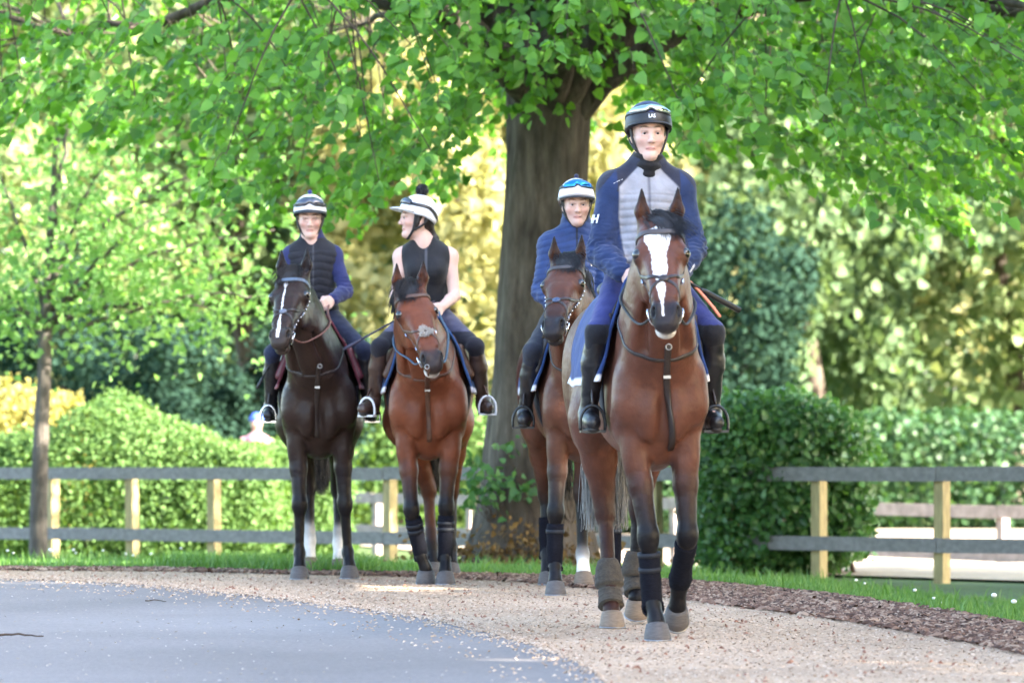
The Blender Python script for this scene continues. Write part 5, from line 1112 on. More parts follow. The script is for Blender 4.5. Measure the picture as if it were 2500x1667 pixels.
# ---- background trees
def bg_leaves(rad, h, n, size, seed):
    r = np.random.default_rng(seed); K = 34; cc = r.normal(size=(K, 3)); cc /= np.linalg.norm(cc, axis=1)[:, None]; cc *= (r.random(K) ** .35)[:, None] * .82; cs = r.uniform(.16, .36, K); idx = r.integers(0, K, n)
    d = r.normal(size=(n, 3)); d /= np.linalg.norm(d, axis=1)[:, None]; P = cc[idx] + d * (cs[idx] * r.random(n) ** .4)[:, None]; C = np.c_[P[:, 0] * rad, P[:, 1] * rad, (P[:, 2] * .5 + .5) * h]; k = len(C)
    q = r.normal(size=(k, 3)); return C, q + V(0, 0, -.4), d + r.normal(size=(k, 3)) * .5, size * r.uniform(.6, 1.5, k)
TN = (1.15, 1.12, .75)
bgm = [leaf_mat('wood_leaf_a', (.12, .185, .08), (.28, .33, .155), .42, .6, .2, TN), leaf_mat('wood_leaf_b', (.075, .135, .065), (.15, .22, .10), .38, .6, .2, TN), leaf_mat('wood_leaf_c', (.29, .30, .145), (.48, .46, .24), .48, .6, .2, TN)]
bgm.append(leaf_mat('wood_shade_leaf', (.014, .036, .026), (.024, .052, .036), .2, .8, .05))  # very dark leaf colour stands in for deep shade in the wood
variants = []
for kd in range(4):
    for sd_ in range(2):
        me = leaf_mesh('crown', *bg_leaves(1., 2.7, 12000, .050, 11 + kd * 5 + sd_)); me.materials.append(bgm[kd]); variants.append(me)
tv, tf = tube_geo(spline([(0, 0, -.1), (.03, .02, .3), (-.02, 0, .6), (.02, 0, .9)], 12), np.linspace(.045, .015, 12), 9); tme = mesh_data('trunk', tv, tf); tme.materials.append(bark_m)
def bg_tree(x, y, h, r, kind, label, zc=.12, grp='trees of the sunlit wood'):
    z = float(zg(x, y)); o = empty('wood_or_shade_tree', (x, y, z)); tag(o, label, 'tree', grp); c = bpy.data.objects.new('crown', variants[kind]); COL.objects.link(c); c.parent = o; c.location = (0, 0, h * zc); c.scale = (r, r, min(h * (1 - zc) / 2.7, r * 1.15)); c.rotation_euler = (0, 0, rng.uniform(0, 6.28)); c['kind'] = 'stuff'
    t = bpy.data.objects.new('trunk', tme); COL.objects.link(t); t.parent = o; t.scale = (h * .5, h * .5, h * .6)
for a in [(-8.6, 60, 11, 4.2, 1, 'broad green woodland tree at the far left edge'), (-4.6, 66, 12, 4.4, 0, 'tall light green woodland tree behind the left hedge', .20), (-.9, 63, 11, 3.6, 4, 'yellow green woodland tree behind the riders on the left'), (2.0, 66, 12, 3.6, 5, 'yellow green woodland tree just right of the lime trunk'), (5.0, 66, 11, 3.4, 2, 'mid green woodland tree behind the dense bush', .02), (3.6, 60.5, 5.2, 1.75, 6, 'low added tree with shade-dark leaves right of the front rider', .0), (-4.7, 55.5, 3.6, 1.5, 7, 'added shrub tree with shade-dark leaves behind the rounded left hedge', .0), (-3.0, 56.5, 3.4, 1.4, 6, 'added shrub tree with shade-dark leaves behind the dark horse', .0), (-6.6, 57., 4.2, 1.5, 6, 'added shrub tree with shade-dark leaves behind the golden hedge', .0), (8.8, 69, 12, 4.4, 0, 'light green woodland tree above the far right hedge', .01),
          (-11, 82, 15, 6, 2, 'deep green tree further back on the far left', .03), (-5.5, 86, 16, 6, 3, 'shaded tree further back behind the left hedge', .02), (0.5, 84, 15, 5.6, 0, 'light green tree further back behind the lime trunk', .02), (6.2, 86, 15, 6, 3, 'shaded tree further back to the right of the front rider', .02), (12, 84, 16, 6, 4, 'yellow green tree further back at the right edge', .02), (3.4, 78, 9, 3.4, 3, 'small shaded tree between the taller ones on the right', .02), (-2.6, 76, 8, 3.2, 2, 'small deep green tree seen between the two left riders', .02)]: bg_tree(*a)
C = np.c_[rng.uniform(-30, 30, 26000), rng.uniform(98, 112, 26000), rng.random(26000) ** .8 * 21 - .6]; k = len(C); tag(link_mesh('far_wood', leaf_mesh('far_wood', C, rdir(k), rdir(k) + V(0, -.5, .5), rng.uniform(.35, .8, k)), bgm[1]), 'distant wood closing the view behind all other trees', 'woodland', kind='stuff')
C = np.c_[rng.uniform(-16, 16, 22000), rng.uniform(71, 75, 22000), np.abs(rng.normal(0, 1.5, 22000)) - .6]; C = C[C[:, 2] < 4.2]; k = len(C); tag(link_mesh('undergrowth', leaf_mesh('undergrowth', C, rdir(k), rdir(k) + V(0, -.5, .5), rng.uniform(.12, .3, k)), bgm[1]), 'undergrowth added as the dark of the wood edge behind the hedges', 'undergrowth', kind='stuff')  # leaf mass added where the wood edge lies in deep shade
# unseen trees added outside the frame on the right to shade the path
for a in [(11.2, 1.0, 13, 5.4, 1, 'added shade tree outside the view, nearest to the camera', .10), (12.4, 8.0, 13.5, 5.6, 3, 'added shade tree outside the view, second from the camera', .08), (12.0, 14.2, 14.5, 5.6, 1, 'added shade tree outside the view, third from the camera', .08), (12.3, 19.6, 15., 5.4, 2, 'added shade tree outside the view, fourth from the camera', .08), (12.8, 26.3, 12.5, 4.8, 3, 'added shade tree outside the view, farthest from the camera', .08), (17.5, 4, 14, 6, 2, 'second row added shade tree outside the view, nearest to the camera', .05), (18.5, 13, 14, 6, 1, 'second row added shade tree outside the view, in the middle', .05), (18.5, 22, 14, 6, 3, 'second row added shade tree outside the view, farthest', .05)]: bg_tree(*a, grp='added shade trees')
# ---- small far things
fp = empty('person', (-3.48, 53., float(zg(-3.48, 53.)))); tag(fp, 'distant person in pink top and blue cap behind the left hedge', 'person')
s = Sdf(); s.rc((0, 0, 1.0), (0, 0, 1.36), .14, .17, k=.05, col=1); s.rc((-.17, 0, 1.40), (.17, 0, 1.40), .065, .065, k=.05, col=1); s.rc((0, 0, 1.40), (0, 0, 1.58), .055, .05, k=.03, col=0); s.el((0, -.01, 1.66), (.078, .095, .12), k=.03, col=0); s.rc((-.03, -.1, 1.63), (.03, -.1, 1.63), .018, .018, k=.02, col=0)
for sd in (-1, 1): s.rc((sd * .19, 0, 1.40), (sd * .25, -.02, 1.12), .052, .042, k=.03, col=1); s.rc((sd * .25, -.02, 1.12), (sd * .22, -.16, .92), .040, .030, k=.03, col=0); s.rc((sd * .09, 0, .98), (sd * .10, -.01, .50), .09, .058, k=.04, col=2); s.rc((sd * .10, -.01, .50), (sd * .11, .02, .09), .055, .040, k=.03, col=2); s.rc((sd * .11, .02, .06), (sd * .12, -.15, .04), .045, .035, k=.03, col=2)
v, f = s.mesh(h=.014); me = mesh_data('body', v, f); set_vec(me, 'Col', s.colours(v, [(.45, .27, .21), (.40, .17, .22), (.05, .06, .12)])); link_mesh('body', me, cloth_mat('garment', .8, 700), fp)
v, f = uv_sphere(.105, 18, 12, (.95, 1.08, .9)); v = v[:]; v[:, 2] = np.maximum(v[:, 2], -.02); mobj('cap', v + V(0, .0, 1.70), f, mat('cap_blue', (.06, .12, .55), .6), fp)
bk = MB(); bk.tube([(0, 0, 0), (0, 0, .16), (0, 0, .36)], [.13, .15, .17], 18); bb = bk.build('barrel', mat('bucket_blue', (.03, .16, .60), .5)); bb.name = 'bucket'; bb.location = (-2.83, 50.2, float(zg(-2.83, 50.2))); tag(bb, 'small blue bucket beyond the far pale fence', 'bucket')
NAVY = (.012, .026, .085); DNAVY = (.012, .016, .045)
def wpt(H, p): return np.array(H.M @ Vector(tuple(map(float, p))))
def vest(s, pel, che, nb, sh, i=.026, kw=.72, bw=1.0):
    s.el(pel + V(0, 0, .06), V(.115, .158, .10) * bw + i * .6, k=.05); s.el(pel * .5 + che * .5, V(.10, .135, .13) * bw + i, k=.08); s.el(che, V(.112, .156, .165) * bw + i, k=.08)
    a = sh[0] * kw + sh[1] * (1 - kw); b = sh[1] * kw + sh[0] * (1 - kw); s.rc(a, b, .056 + i, .056 + i, k=.07)
    for q in (a, b): s.rc(nb + (q - nb) * .25, q, .046 + i, .05 + i, k=.04)
def quilt(per, amp, z0=0.): return lambda z: amp * (np.sqrt(np.abs(np.sin(math.pi * (z - z0) / per))) - .62)
lens_mirror = mat('goggle_mirror', (.42, .50, .52), .08, metal=1.)
lens_smoke = mat('goggle_smoke', (.02, .025, .05), .08, spec=.9, coat=.6)
lens_blue = mat('goggle_blue', (.03, .22, .75), .08, metal=.85)

# ---- the horse in front
HP4 = dict(id='front', label='bay horse with broad white blaze, nearest to the camera', loc=(.675, 17.72, 0), yaw=6.3, width=.85,
    coat=(.100, .038, .024), dark=(.052, .022, .016), belly=(.12, .044, .024), leg=(.032, .014, .011), muzzle=(.022, .018, .02), nose_c=0,
    poll=(.33, -.055, 1.905), head_dir=(.70, -.050, -.72), head_yaw=-7, head_scale=1.06, lip_white=True,
    blaze=dict(w=[(.085, .0), (.105, .055), (.14, .060), (.19, .046), (.24, .034), (.35, .034), (.40, .016), (.44, .022), (.50, .010), (.56, .006)], c=(-.014, .0), end=.585),
    fore=[dict(j=[(.02, -.058, .46), (-.01, -.035, .165), (.035, -.022, .088)], hc=0), dict(j=[(-.02, .128, .465), (-.20, .118, .230), (-.235, .115, .150)], pitch=52)],
    hind=[dict(j=[(-1.26, -.085, .56), (-1.15, -.075, .18), (-1.09, -.075, .090)], lc=6, lc2=6, hc=1), dict(j=[(-1.50, .12, .57), (-1.50, .10, .22), (-1.45, .10, .135)], pitch=25, hc=1)],
    hind_dy=.0, tail=dict(dy=.0, end=.44, grey=1.35, wide=1.5), forelock=dict(n=420, dv=.075, length=.13, lift=.006), ear=(-.165, .078, -.03))
H4 = build_horse(HP4)
felt = mat('felt_boot', (.050, .042, .034), .95, noise=.25, nscale=60, bump=.3, bscale=120)
wrapm = mat('leg_wrap', (.006, .0065, .011), .9, .12, noise=.3, nscale=40, bump=.35, bscale=90, stretch=(1, 1, 4))
leg_tube(H4, 'leg_wrap', 0, .22, 1.25, .047, wrapm, prof=([0, .08, .5, .8, 1], [.050, .050, .047, .053, .050]), strap=(.06, .14))
leg_tube(H4, 'leg_wrap', 1, .12, .98, .05, wrapm, prof=([0, .1, .5, .85, 1], [.052, .052, .049, .056, .046]))
for k in (2, 3):
    leg_tube(H4, 'felt_boot', k, .62, 1.85, .06, felt, prof=([0, .05, .30, .43, .46, .48, .85, 1], [.042, .056, .070, .072, .062, .055, .060, .062]), strap=None, rows=30)
R4 = dict(id='front', label='young rider in grey and navy jacket and dark blue helmet on the front horse', build=.93, arm=.98, wrinkle=.016, boot_top=.12,
    pelvis=(-.62, .01, 1.67), chest=(-.57, .015, 1.99), neck=(-.55, .02, 2.185), head=(-.52, .022, 2.345), pitch=2,
    shoulder=[(-.56, -.135, 2.085), (-.56, .168, 2.085)], elbow=[(-.52, -.205, 1.78), (-.52, .232, 1.80)], wrist=[(-.30, -.125, 1.675), (-.30, .125, 1.66)],
    knee=[(-.22, -.262, 1.40), (-.22, .282, 1.40)], ankle=[(-.38, -.280, 1.035), (-.38, .296, 1.035)], toe=[(-.22, -.278, .985), (-.22, .296, .985)],
    brow=(.10, .06, .035), blush=.25, hair=(.06, .035, .02), boot_col=(.010, .010, .012), puff=.02)
def r4_top(s, torso, arms, pel, che, nb, sh, el, wr, F):
    torso(s, .020); arms(s, .022, 0, .020, .92); s.el(pel * .72 + che * .28, (.145, .185, .12), k=.08); s.rc(nb + V(-.01, 0, -.02), F(-.015, 0, -.135), .082, .070, k=.03)
def r4_col(v, n):
    c = np.tile(np.array(NAVY), (len(v), 1)); c[v[:, 2] > 2.065] = (.018, .020, .038)
    da = np.minimum(*[np.linalg.norm(np.cross(v - V(*R4['shoulder'][j]), unit(V(*R4['elbow'][j]) - V(*R4['shoulder'][j]))), axis=1) for j in (0, 1)])
    ay = np.abs(v[:, 1] - .017); fm = np.minimum(np.minimum(v[:, 0] + .545, np.clip(.055 + (2.175 - v[:, 2]) * .95, 0, .140 - .04 * np.clip((1.95 - v[:, 2]) / .3, 0, 1)) - ay), 2.19 - v[:, 2]); pm = np.clip(fm / .009 + .5, 0, 1)[:, None]; pan = pm[:, 0] > .5
    ay2 = np.abs(v[:, 1] - .017); arm = (ay2 > .15) & (v[:, 2] < 2.17 - (ay2 - .15) * 1.2); c[arm & ~pan] = NAVY
    c = c * (1 - pm) + V(.27, .27, .31) * pm; zp = (np.clip(1.4 - np.abs(v[:, 1] - .017) / .007, 0, 1) * pm[:, 0])[:, None]; c = c * (1 - zp) + V(.13, .13, .16) * zp
    return c
q4 = quilt(.036, .007)
R4.update(make_top=r4_top, top_col=r4_col, top_disp=lambda v, n: np.where((v[:, 0] > -.54) & (np.abs(v[:, 1] - .017) < .135) & (v[:, 2] < 2.06), q4(v[:, 2] + .3 * v[:, 1] ** 2), 0.),
    trouser_col=lambda v, n: np.where(((v[:, 2] < 1.435) & (v[:, 0] > -.45))[:, None], V(.010, .010, .014), V(.028, .034, .135)),
    extra=[('neck_warmer', lambda s, torso, arms, pel, che, nb, sh, el, wr, F: (s.rc(nb + V(-.01, 0, .0), F(-.012, 0, -.125), .082, .070, k=.03), s.rc(nb + V(.045, 0, -.01), nb + V(.05, 0, .02), .045, .045, k=.03)), lambda v, n: np.tile(V(.010, .009, .011), (len(v), 1)), lambda v, n: .006 * np.sin(v[:, 2] * 130 + v[:, 1] * 9))],
    helmet=dict(mat=mat('helmet_navy', (.014, .022, .075), .5, noise=.2, nscale=30), rim=mat('helmet_black', (.010, .010, .012), .45), peak=.022, peak_dip=-.5, lens=lens_mirror, gog=(.30, .54), gog_a=1.1))
build_rider(H4, R4)
WHITE = mat('print_white', (.78, .78, .80), .7)
def dome_text(H, txt, size, t0, m, off=.006, a0=0.):
    v, f = text_verts(txt, size); P = [H.dome(a0 + p[0] / .112, t0 + p[1] / .15, off) for p in v]; return mobj('lettering', P, f, m, H.hel, False)
# dark band under the goggles, with its lettering
vs = []; fs = []
for j in range(31):
    a = -1.5 + 3.0 * j / 30
    for q in range(5): vs.append(H4.dome(a, .02 + .26 * q / 4, .0045))
for j in range(30): fs += [(j * 5 + q, (j + 1) * 5 + q, (j + 1) * 5 + q + 1, j * 5 + q + 1) for q in range(4)]
mobj('front_band', vs, fs, mat('helmet_black', (.01,) * 3), H4.hel)
dome_text(H4, 'LAS', .021, .165, WHITE, .0075)
tx, tf = text_verts('HH', .056)
decal(H4.top_sdf, 'lettering', tx, tf, (-.535, -.20, 1.935), V(.90, .44, 0), V(0, .12, .99), V(.44, -.90, 0), WHITE, H4.top_obj, .006)
tx, tf = text_verts('HH', .018); decal(H4.top_sdf, 'lettering', tx * V(2, .6, 1), tf, (-.49, -.125, 2.09), V(0, .85, .5), V(.5, -.4, .7), V(.7, -.1, .7), WHITE, H4.top_obj, .006)
tx, tf = text_verts('HANSEN', .018); decal(H4.top_sdf, 'lettering', tx, tf, (-.34, .185, 1.70), V(-.6, .6, .55), V(.5, -.3, .8), V(.8, .55, 0), WHITE, H4.top_obj, .006)
feet4 = [(-.245, -.278, .945), (-.245, .296, .945)]
sd4, cl4 = saddle_set(H4, 'dark brown leather saddle under the rider in grey and navy', 'navy saddle cloth with white corners and white printed emblem on the front horse', (.020, .045, .15), (.72, .70, .72), LEATHER(), x0=-.20, x1=-1.14, hem=99, feet=feet4, iron_m=mat('iron_black', (.03, .032, .035), .35, metal=.6), R=.058)
bridle(H4, 'dark leather bridle with crossed noseband over the white blaze', LEATHER(), [np.asarray(R4['wrist'][0]) + V(.07, .01, -.03), np.asarray(R4['wrist'][1]) + V(.07, -.01, -.03)], mat('rein_rubber', (.02, .018, .018), .7), brow_m=mat('brow_leather', (.055, .045, .045), .5))
breastplate(H4, 'dark leather breastplate on the blazed bay horse', LEATHER(), 1.33, .045, .86)
whip('black riding whip with thick handle pointing out beside the front rider', [wpt(H4, p) for p in [(-.26, .05, 1.70), (-.28, .13, 1.66), (-.36, .28, 1.585), (-.44, .44, 1.51)]], .014, mat('whip_black', (.012, .012, .014), .45), .42)
# orange spare strap on the thigh
P = [np.array(p) for p in [(-.30, .13, 1.665), (-.33, .20, 1.628), (-.30, .28, 1.535), (-.27, .32, 1.475)]]; v, f = ribbon(spline(P, 14), [unit(V(.5, .5, .7))] * 14, .02, .005)
st = to_obj(H4.M, 'neck_strap'); tag(st, 'orange strap lying over the thigh of the front rider', 'strap'); mobj('webbing', v, f, mat('orange_web', (.72, .22, .12), .7), st)
# printed emblem on the cloth, both behind the leg
class OffS:
    def __init__(s, o): s.o = o
    def cast(s, O, D, t, off): return H4.s.cast(O, D, t, off + .022)
PK = mat('print_pink', (.6, .12, .35), .7)
def cloth_print(v2, f, c, m): decal(OffS(0), 'print', v2, f, c, V(.98, .0, .0), V(0, .15, 1), V(0, -1, .12), m, cl4, .003, .4)
an_ = np.linspace(0, 2 * math.pi, 49); ro, ri = .130, .124
cv = np.array([(r * math.cos(a) * .8, r * math.sin(a), 0) for a in an_ for r in (ro, ri)]); cloth_print(cv, [(2 * i, 2 * i + 1, 2 * i + 3, 2 * i + 2) for i in range(48)], (-1.0, -.3, 1.42), WHITE)
tx, tf = text_verts('JON JON', .042); cloth_print(tx, tf, (-1.0, -.3, 1.385), WHITE); tx, tf = text_verts('RACING', .018); cloth_print(tx, tf, (-1.0, -.3, 1.350), WHITE)
for L in ([(-.05, .05), (-.02, .075), (.02, .07), (.05, .085), (.06, .06)], [(-.02, .07), (-.035, .045), (-.015, .03), (-.03, .01)], [(.02, .065), (.03, .04), (.05, .03)]):
    L = spline([(a, b, 0) for a, b in L], 10); tv = np.gradient(L, axis=0); nv = np.stack([-tv[:, 1], tv[:, 0], tv[:, 2]], 1); nv /= np.linalg.norm(nv, axis=1)[:, None]
    q = np.concatenate([L - nv * .004, L + nv * .004]); cloth_print(q, [(i, i + 1, 11 + i, 10 + i) for i in range(9)], (-1.0, -.3, 1.42), WHITE)
tx, tf = text_verts('cJM OT', .032); cloth_print(tx, tf, (-1.03, -.3, 1.235), WHITE); cloth_print(np.array([(0, .03, 0), (.012, 0, 0), (0, -.012, 0), (-.012, 0, 0)]), [(0, 3, 2, 1)], (-1.085, -.3, 1.265), PK)
# ---- the dark horse on the left
HP1 = dict(id='dark', label='nearly black horse with narrow white face stripe and white hind legs', loc=(-1.237, 24.95, 0), yaw=2.8, width=1.0,
    coat=(.027, .0155, .012), dark=(.018, .013, .014), belly=(.05, .028, .02), leg=(.018, .013, .014), muzzle=(.018, .015, .016), points=(.008, .007, .008),
    poll=(.34, -.165, 1.965), head_dir=(.46, -.085, -.41), head_yaw=-17, head_scale=1.10, rough=.32, muzzle_ring=(.05, .035, .028), mane_side=-1,
    blaze=dict(w=[(.10, .0), (.125, .014), (.145, .016), (.17, .006), (.30, .007), (.36, .006), (.40, .004), (.46, .010), (.53, .014), (.565, .010)], c=(-.020, .02), end=.585),
    fore=[dict(j=[(-.02, -.125, .47), (-.03, -.125, .165), (.012, -.125, .088)]), dict(j=[(-.10, .165, .47), (-.13, .185, .165), (-.09, .195, .088)])],
    hind=[dict(j=[(-1.40, -.07, .57), (-1.33, -.065, .20), (-1.30, -.065, .11)], lc=1, lc2=4, pitch=8, hc=1), dict(j=[(-1.55, .13, .56), (-1.46, .135, .18), (-1.41, .135, .09)], lc=1, lc2=4, hc=1)],
    tail=dict(dy=0., end=.50, grey=0.), forelock=dict(n=560, dv=-.03, length=.13, lift=.014), ear=(-.165, .085, -.04))
H1 = build_horse(HP1)
R1 = dict(id='dark', label='rider in navy sweater and black quilted gilet with white helmet on the dark horse', build=.82, arm=.84, female=False,
    pelvis=(-.66, -.02, 1.69), chest=(-.60, -.045, 2.01), neck=(-.58, -.05, 2.20), head=(-.54, -.06, 2.345), pitch=8,
    shoulder=[(-.60, -.182, 2.09), (-.60, .092, 2.095)], elbow=[(-.52, -.235, 1.83), (-.54, .175, 1.86)], wrist=[(-.34, -.13, 1.76), (-.34, .085, 1.795)],
    knee=[(-.26, -.30, 1.45), (-.26, .29, 1.47)], ankle=[(-.44, -.315, 1.10), (-.44, .325, 1.10)], toe=[(-.29, -.33, 1.05), (-.29, .345, 1.05)],
    brow=(.12, .07, .05), blush=.6, hair=(.05, .03, .02), eyes_closed=True, boot_col=(.010, .010, .012), face_w=1.0, wrinkle=.008,
    make_top=lambda s, torso, arms, pel, che, nb, sh, el, wr, F: (torso(s, .008), arms(s, .012, 0, .011, .95), s.rc(nb + V(-.01, 0, -.02), nb + V(0, 0, .045), .074, .068, k=.03)),
    top_name='sweater', top_col=lambda v, n: np.tile(V(.022, .027, .095), (len(v), 1)), top_rough=.9, trouser_col=(.016, .020, .045))
q1 = quilt(.050, .007)
R1['extra'] = [('gilet', lambda s, torso, arms, pel, che, nb, sh, el, wr, F: (vest(s, pel, che, nb, sh, .024, .86, .84), s.rc(nb + V(.09, 0, .05), nb + V(.13, 0, -.07), .050, .02, k=.03, sub=True)), lambda v, n: np.where((np.abs(v[:, 1] + .04) < .006)[:, None] & (n[:, :1] > .5), V(.05, .05, .06), V(.014, .015, .022)), lambda v, n: q1(v[:, 2] + .2 * np.abs(v[:, 1])) * (v[:, 2] < 2.12))]
whel = lambda k: mat('helmet_cover_' + k, (.74, .74, .78), .75, bump=.15, bscale=35)
R1['helmet'] = dict(mat=whel('plain'), rim=mat('helmet_black', (.01,) * 3), peak=.030, peak_dip=-.3, lens=lens_smoke, gog=(.26, .62), gog_a=1.05, pompom=.018, pom_col=(.02, .03, .12), pleat=True)
build_rider(H1, R1)
saddle_set(H1, 'black saddle with maroon knee rolls on the dark horse', 'maroon edged saddle pad on the dark horse', (.10, .018, .026), (.24, .10, .11), LEATHER(), x0=-.20, x1=-.86, hem=88, feet=[(-.315, -.33, 1.005), (-.315, .345, 1.005)], iron_m=STEEL(), R=.049, knee_roll=mat('maroon_leather', (.10, .02, .028), .4))
bridle(H1, 'black studded bridle on the dark horse with the white stripe', LEATHER(), [V(*R1['wrist'][0]) + V(.07, .01, -.03), V(*R1['wrist'][1]) + V(.06, -.02, -.03)], mat('rein_orange', (.15, .06, .045), .6), brow_m=mat('brow_blue', (.09, .12, .17), .4), pad=mat('nose_blue', (.12, .13, .17), .5), studs=True)
breastplate(H1, 'black leather breastplate on the dark horse', LEATHER(), 1.36, -.02, .90)
whip('slim black whip hanging down beside the left leg of the gilet rider', [wpt(H1, p) for p in [(-.30, -.11, 1.80), (-.28, -.18, 1.66), (-.26, -.31, 1.40), (-.25, -.40, 1.22)]], .011, mat('whip_black', (.01,) * 3), .2)

# ---- the red bay beside it
HP2 = dict(id='redbay', label='red bay horse with tilted head and sheepskin nose pad left of the tree', loc=(-.518, 24.10, 0), yaw=1.2, width=1.0,
    coat=(.138, .042, .020), dark=(.075, .025, .014), belly=(.14, .05, .024), leg=(.06, .022, .013), muzzle=(.035, .024, .022), nose_c=0,
    poll=(.35, -.115, 1.845), head_dir=(.42, .150, -.47), head_yaw=6, head_scale=1.10, lip_white=True, mane_side=-1,
    fore=[dict(j=[(.03, -.105, .455), (-.06, -.045, .170), (-.06, -.015, .100)], pitch=24), dict(j=[(-.04, .11, .47), (-.05, .105, .165), (-.005, .105, .088)], hc=0)],
    hind=[dict(j=[(-1.36, .0, .57), (-1.30, .02, .20), (-1.26, .03, .10)], lc=6, lc2=1, hc=0), dict(j=[(-1.56, .15, .56), (-1.52, .15, .18), (-1.47, .15, .09)], hc=0)],
    tail=dict(dy=0., end=.50, grey=0.), forelock=dict(n=560, dv=-.05, length=.13, lift=.014), ear=(-.15, .105, -.03))
H2 = build_horse(HP2)
for k in (0, 1): leg_tube(H2, 'leg_wrap', k, .16, 1.1, .047, wrapm, prof=([0, .06, .5, .85, 1], [.050, .050, .046, .051, .046]), strap=(.08, .16))
R2 = dict(id='redbay', label='bare armed rider in black vest and white pompom helmet, head turned in profile', build=.80, arm=.86, female=True,
    pelvis=(-.64, -.01, 1.67), chest=(-.59, -.015, 1.97), neck=(-.58, -.03, 2.15), head=(-.56, -.075, 2.295), yaw=-76, pitch=-4, roll=0,
    shoulder=[(-.59, -.168, 2.05), (-.59, .133, 2.05)], elbow=[(-.53, -.205, 1.79), (-.53, .165, 1.80)], wrist=[(-.34, -.10, 1.735), (-.34, .085, 1.725)],
    knee=[(-.26, -.305, 1.475), (-.26, .295, 1.475)], ankle=[(-.43, -.345, 1.145), (-.43, .345, 1.145)], toe=[(-.30, -.41, 1.085), (-.28, .375, 1.095)],
    brow=(.06, .04, .03), blush=.5, hair=(.016, .011, .010), boot_col=(.055, .030, .022), face_w=.95,
    top_name='vest', top_col=lambda v, n: np.where(((np.abs(v[:, 1] + .015) < .006) & (n[:, 0] > .6) & (v[:, 2] > 1.9))[:, None], V(.06, .06, .07), V(.010, .010, .013)), top_rough=.7, top_disp=lambda v, n: .0, wrinkle=.003,
    trouser_col=lambda v, n: np.where(((v[:, 2] < 1.57) & (v[:, 0] > -.50))[:, None], V(.016, .015, .022), V(.075, .072, .115)))
R2['make_top'] = lambda s, torso, arms, pel, che, nb, sh, el, wr, F: (vest(s, pel, che, nb, sh, .022, .80, .83), [s.el(che + V(.085, q * .06, -.01), .068, k=.05) for q in (-1, 1)], s.rc(nb + V(.02, 0, .07), nb + V(.12, 0, -.055), .070, .034, k=.02, sub=True))
R2['hair_fn'] = lambda s, F: (s.rc(F(-.085, 0, -.05), F(-.13, 0, -.13), .026, .022, k=.03), s.rc(F(-.13, 0, -.13), F(-.135, .0, -.22), .022, .012, k=.03), s.rc(F(.0, .072, .02), F(.018, .060, -.075), .017, .013, k=.02), s.rc(F(.0, -.072, .02), F(.018, -.060, -.075), .017, .013, k=.02))
R2['helmet'] = dict(mat=whel('pompom'), rim=mat('helmet_white', (.70, .70, .74), .5), peak=.062, peak_dip=-.12, peak_t=.03, lens=lens_smoke, gog=(.24, .50), gog_a=.9, pompom=.040, pleat=True)
build_rider(H2, R2)
saddle_set(H2, 'brown saddle on the red bay horse', 'blue saddle cloth with white hem corners on the red bay horse', (.03, .075, .19), (.70, .70, .74), BROWN(), x0=-.20, x1=-.98, hem=95, feet=[(-.325, -.385, 1.04), (-.30, .370, 1.05)], twist=(-.5, .2), R=.055, iron_m=mat('iron_white', (.72, .72, .74), .35), leather=BROWN())
sh2 = shell(H2, 'exercise_sheet', np.linspace(-.95, -1.60, 16), np.linspace(-92, 92, 50), .014, cloth_mat('saddle_cloth'), None, lambda v, fi, fj: np.where((np.minimum(fj, 1 - fj) < .10)[:, None], V(.02, .024, .06), V(.20, .18, .27)), thick=.008, wav=.012); sh2.matrix_world = H2.M
tag(sh2, 'lilac grey exercise sheet with navy hem over the quarters of the red bay', 'horse sheet')
bridle(H2, 'dark bridle with fluffy sheepskin nose pad on the red bay horse', BROWN(), [V(*R2['wrist'][0]) + V(.07, .01, -.03), V(*R2['wrist'][1]) + V(.07, -.02, -.03)], mat('rein_blue', (.05, .09, .14), .6), pad='sheepskin', ring=.034)
breastplate(H2, 'dark brown breastplate on the red bay horse', BROWN(), 1.33, .0, .88)
whip('long dark whip pointing down to the left from the bare armed rider', [wpt(H2, p) for p in [(-.30, .04, 1.76), (-.28, -.10, 1.70), (-.26, -.30, 1.585), (-.24, -.53, 1.455)]], .011, mat('whip_violet', (.03, .025, .05), .5), .2)

# ---- the horse half hidden behind the one in front
HP3 = dict(id='rear', label='plain dark bay horse half hidden behind the front horse', loc=(.42, 22.55, 0), yaw=4.0, width=.98,
    coat=(.088, .035, .022), dark=(.042, .02, .015), belly=(.12, .045, .024), leg=(.03, .016, .013), muzzle=(.020, .017, .019), nose_c=2,
    poll=(.36, -.135, 1.935), head_dir=(.47, -.125, -.40), head_yaw=-20, head_scale=1.06,
    fore=[dict(j=[(-.03, -.165, .47), (-.04, -.17, .165), (.004, -.17, .088)]), dict(j=[(-.10, .175, .47), (-.12, .18, .165), (-.075, .18, .088)])],
    hind=[dict(j=[(-1.56, -.10, .56), (-1.50, -.10, .18), (-1.45, -.10, .09)]), dict(j=[(-1.32, .10, .57), (-1.26, .10, .19), (-1.20, .10, .10)], pc=4, hc=1)],
    tail=dict(dy=0., end=.5, grey=0.), forelock=dict(n=560, dv=.04, length=.13, lift=.014), ear=(-.15, .078, -.03))
H3 = build_horse(HP3)
for k in (0, 1): leg_tube(H3, 'leg_wrap', k, .2, 1.1, .047, wrapm, prof=([0, .06, .5, .85, 1], [.050, .050, .046, .051, .046]), strap=(.08,))
leg_tube(H3, 'leg_wrap', 2, .4, 1.1, .048, wrapm)
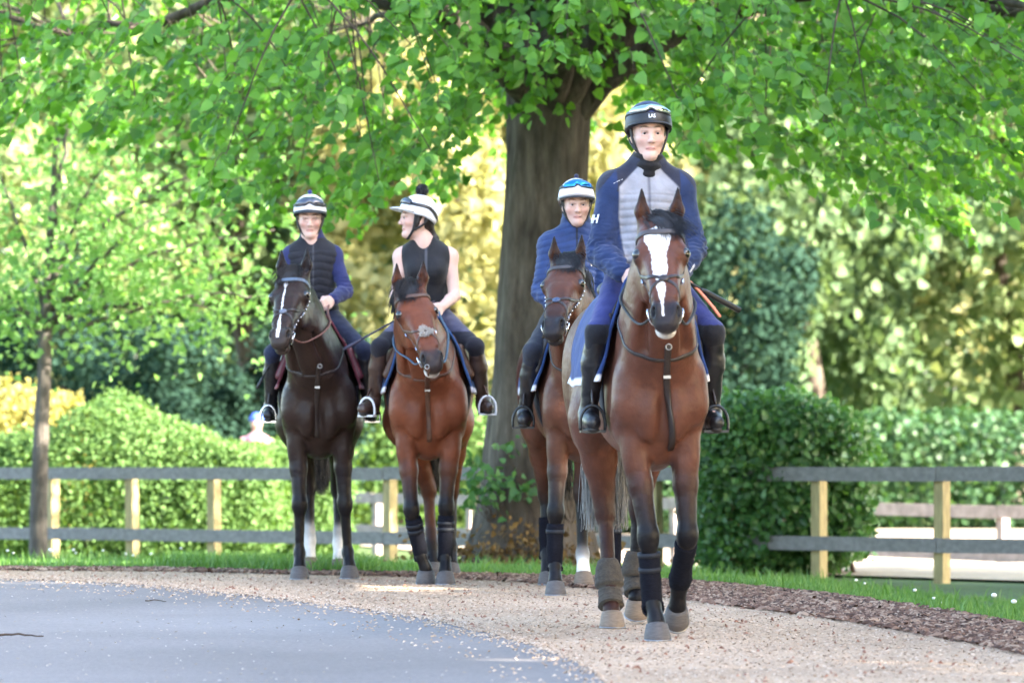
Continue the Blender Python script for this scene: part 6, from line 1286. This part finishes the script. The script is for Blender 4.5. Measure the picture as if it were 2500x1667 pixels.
R3 = dict(id='rear', label='rider in navy padded jacket and pale helmet against the tree trunk', build=.90, arm=.94,
    pelvis=(-.64, 0, 1.66), chest=(-.59, 0, 1.97), neck=(-.57, 0, 2.145), head=(-.53, .0, 2.295), pitch=4,
    shoulder=[(-.58, -.148, 2.045), (-.58, .148, 2.045)], elbow=[(-.52, -.205, 1.77), (-.52, .205, 1.77)], wrist=[(-.32, -.12, 1.68), (-.32, .12, 1.68)],
    knee=[(-.24, -.285, 1.41), (-.24, .285, 1.41)], ankle=[(-.42, -.315, 1.06), (-.42, .315, 1.06)], toe=[(-.26, -.335, 1.01), (-.26, .335, 1.01)],
    brow=(.05, .03, .02), blush=.45, hair=(.02, .014, .011), stubble=.5, boot_col=(.012, .011, .013), face_w=1.04,
    make_top=lambda s, torso, arms, pel, che, nb, sh, el, wr, F: (torso(s, .020), arms(s, .022, 0, .020, .93), s.el(pel * .75 + che * .25, (.145, .19, .12), k=.08), s.rc(nb + V(-.01, 0, -.02), nb + V(0, 0, .065), .084, .084, k=.03), s.rc(nb + V(.03, 0, .16), nb + V(.015, 0, .06), .074, .058, k=.012, sub=True)),
    top_col=lambda v, n: np.where(((np.abs(v[:, 1]) < .005) & (n[:, 0] > .6))[:, None], V(.008, .010, .02), V(.016, .036, .12)), top_rough=.6, trouser_col=(.022, .024, .035))
q3 = quilt(.040, .005); R3['top_disp'] = lambda v, n: q3(v[:, 2] + .25 * np.abs(v[:, 1]))
R3['helmet'] = dict(mat=whel('beige'), rim=mat('helmet_taupe', (.30, .26, .23), .6), peak=.034, peak_dip=-.4, peak_mat=mat('helmet_black', (.01,) * 3), lens=lens_blue, gog=(.34, .68), gog_a=.95, pompom=.016, pom_col=(.015, .018, .05))
build_rider(H3, R3)
tx, tf = text_verts('MUS', .030); decal(H3.top_sdf, 'lettering', tx, tf, (-.45, .115, 1.93), V(-.2, 1, 0), V(0, 0, 1), V(1, .2, 0), WHITE, H3.top_obj, .008)
saddle_set(H3, 'black saddle on the half hidden dark bay', 'blue saddle cloth on the half hidden dark bay horse', (.022, .055, .16), (.55, .55, .6), LEATHER(), x0=-.20, x1=-1.0, hem=97, feet=[(-.285, -.335, .965), (-.285, .335, .965)], iron_m=mat('iron_black', (.03,) * 3))
bridle(H3, 'black studded bridle with blue nose disc on the half hidden dark bay', LEATHER(), [V(*R3['wrist'][0]) + V(.07, .01, -.03), V(*R3['wrist'][1]) + V(.07, -.01, -.03)], mat('rein_rubber', (.02,) * 3), brow_m=mat('brow_leather', (.05,) * 3), pad=mat('nose_disc_blue', (.04, .06, .12), .4), studs=True)
breastplate(H3, 'black leather breastplate on the half hidden dark bay', LEATHER(), 1.34, .0, .88)
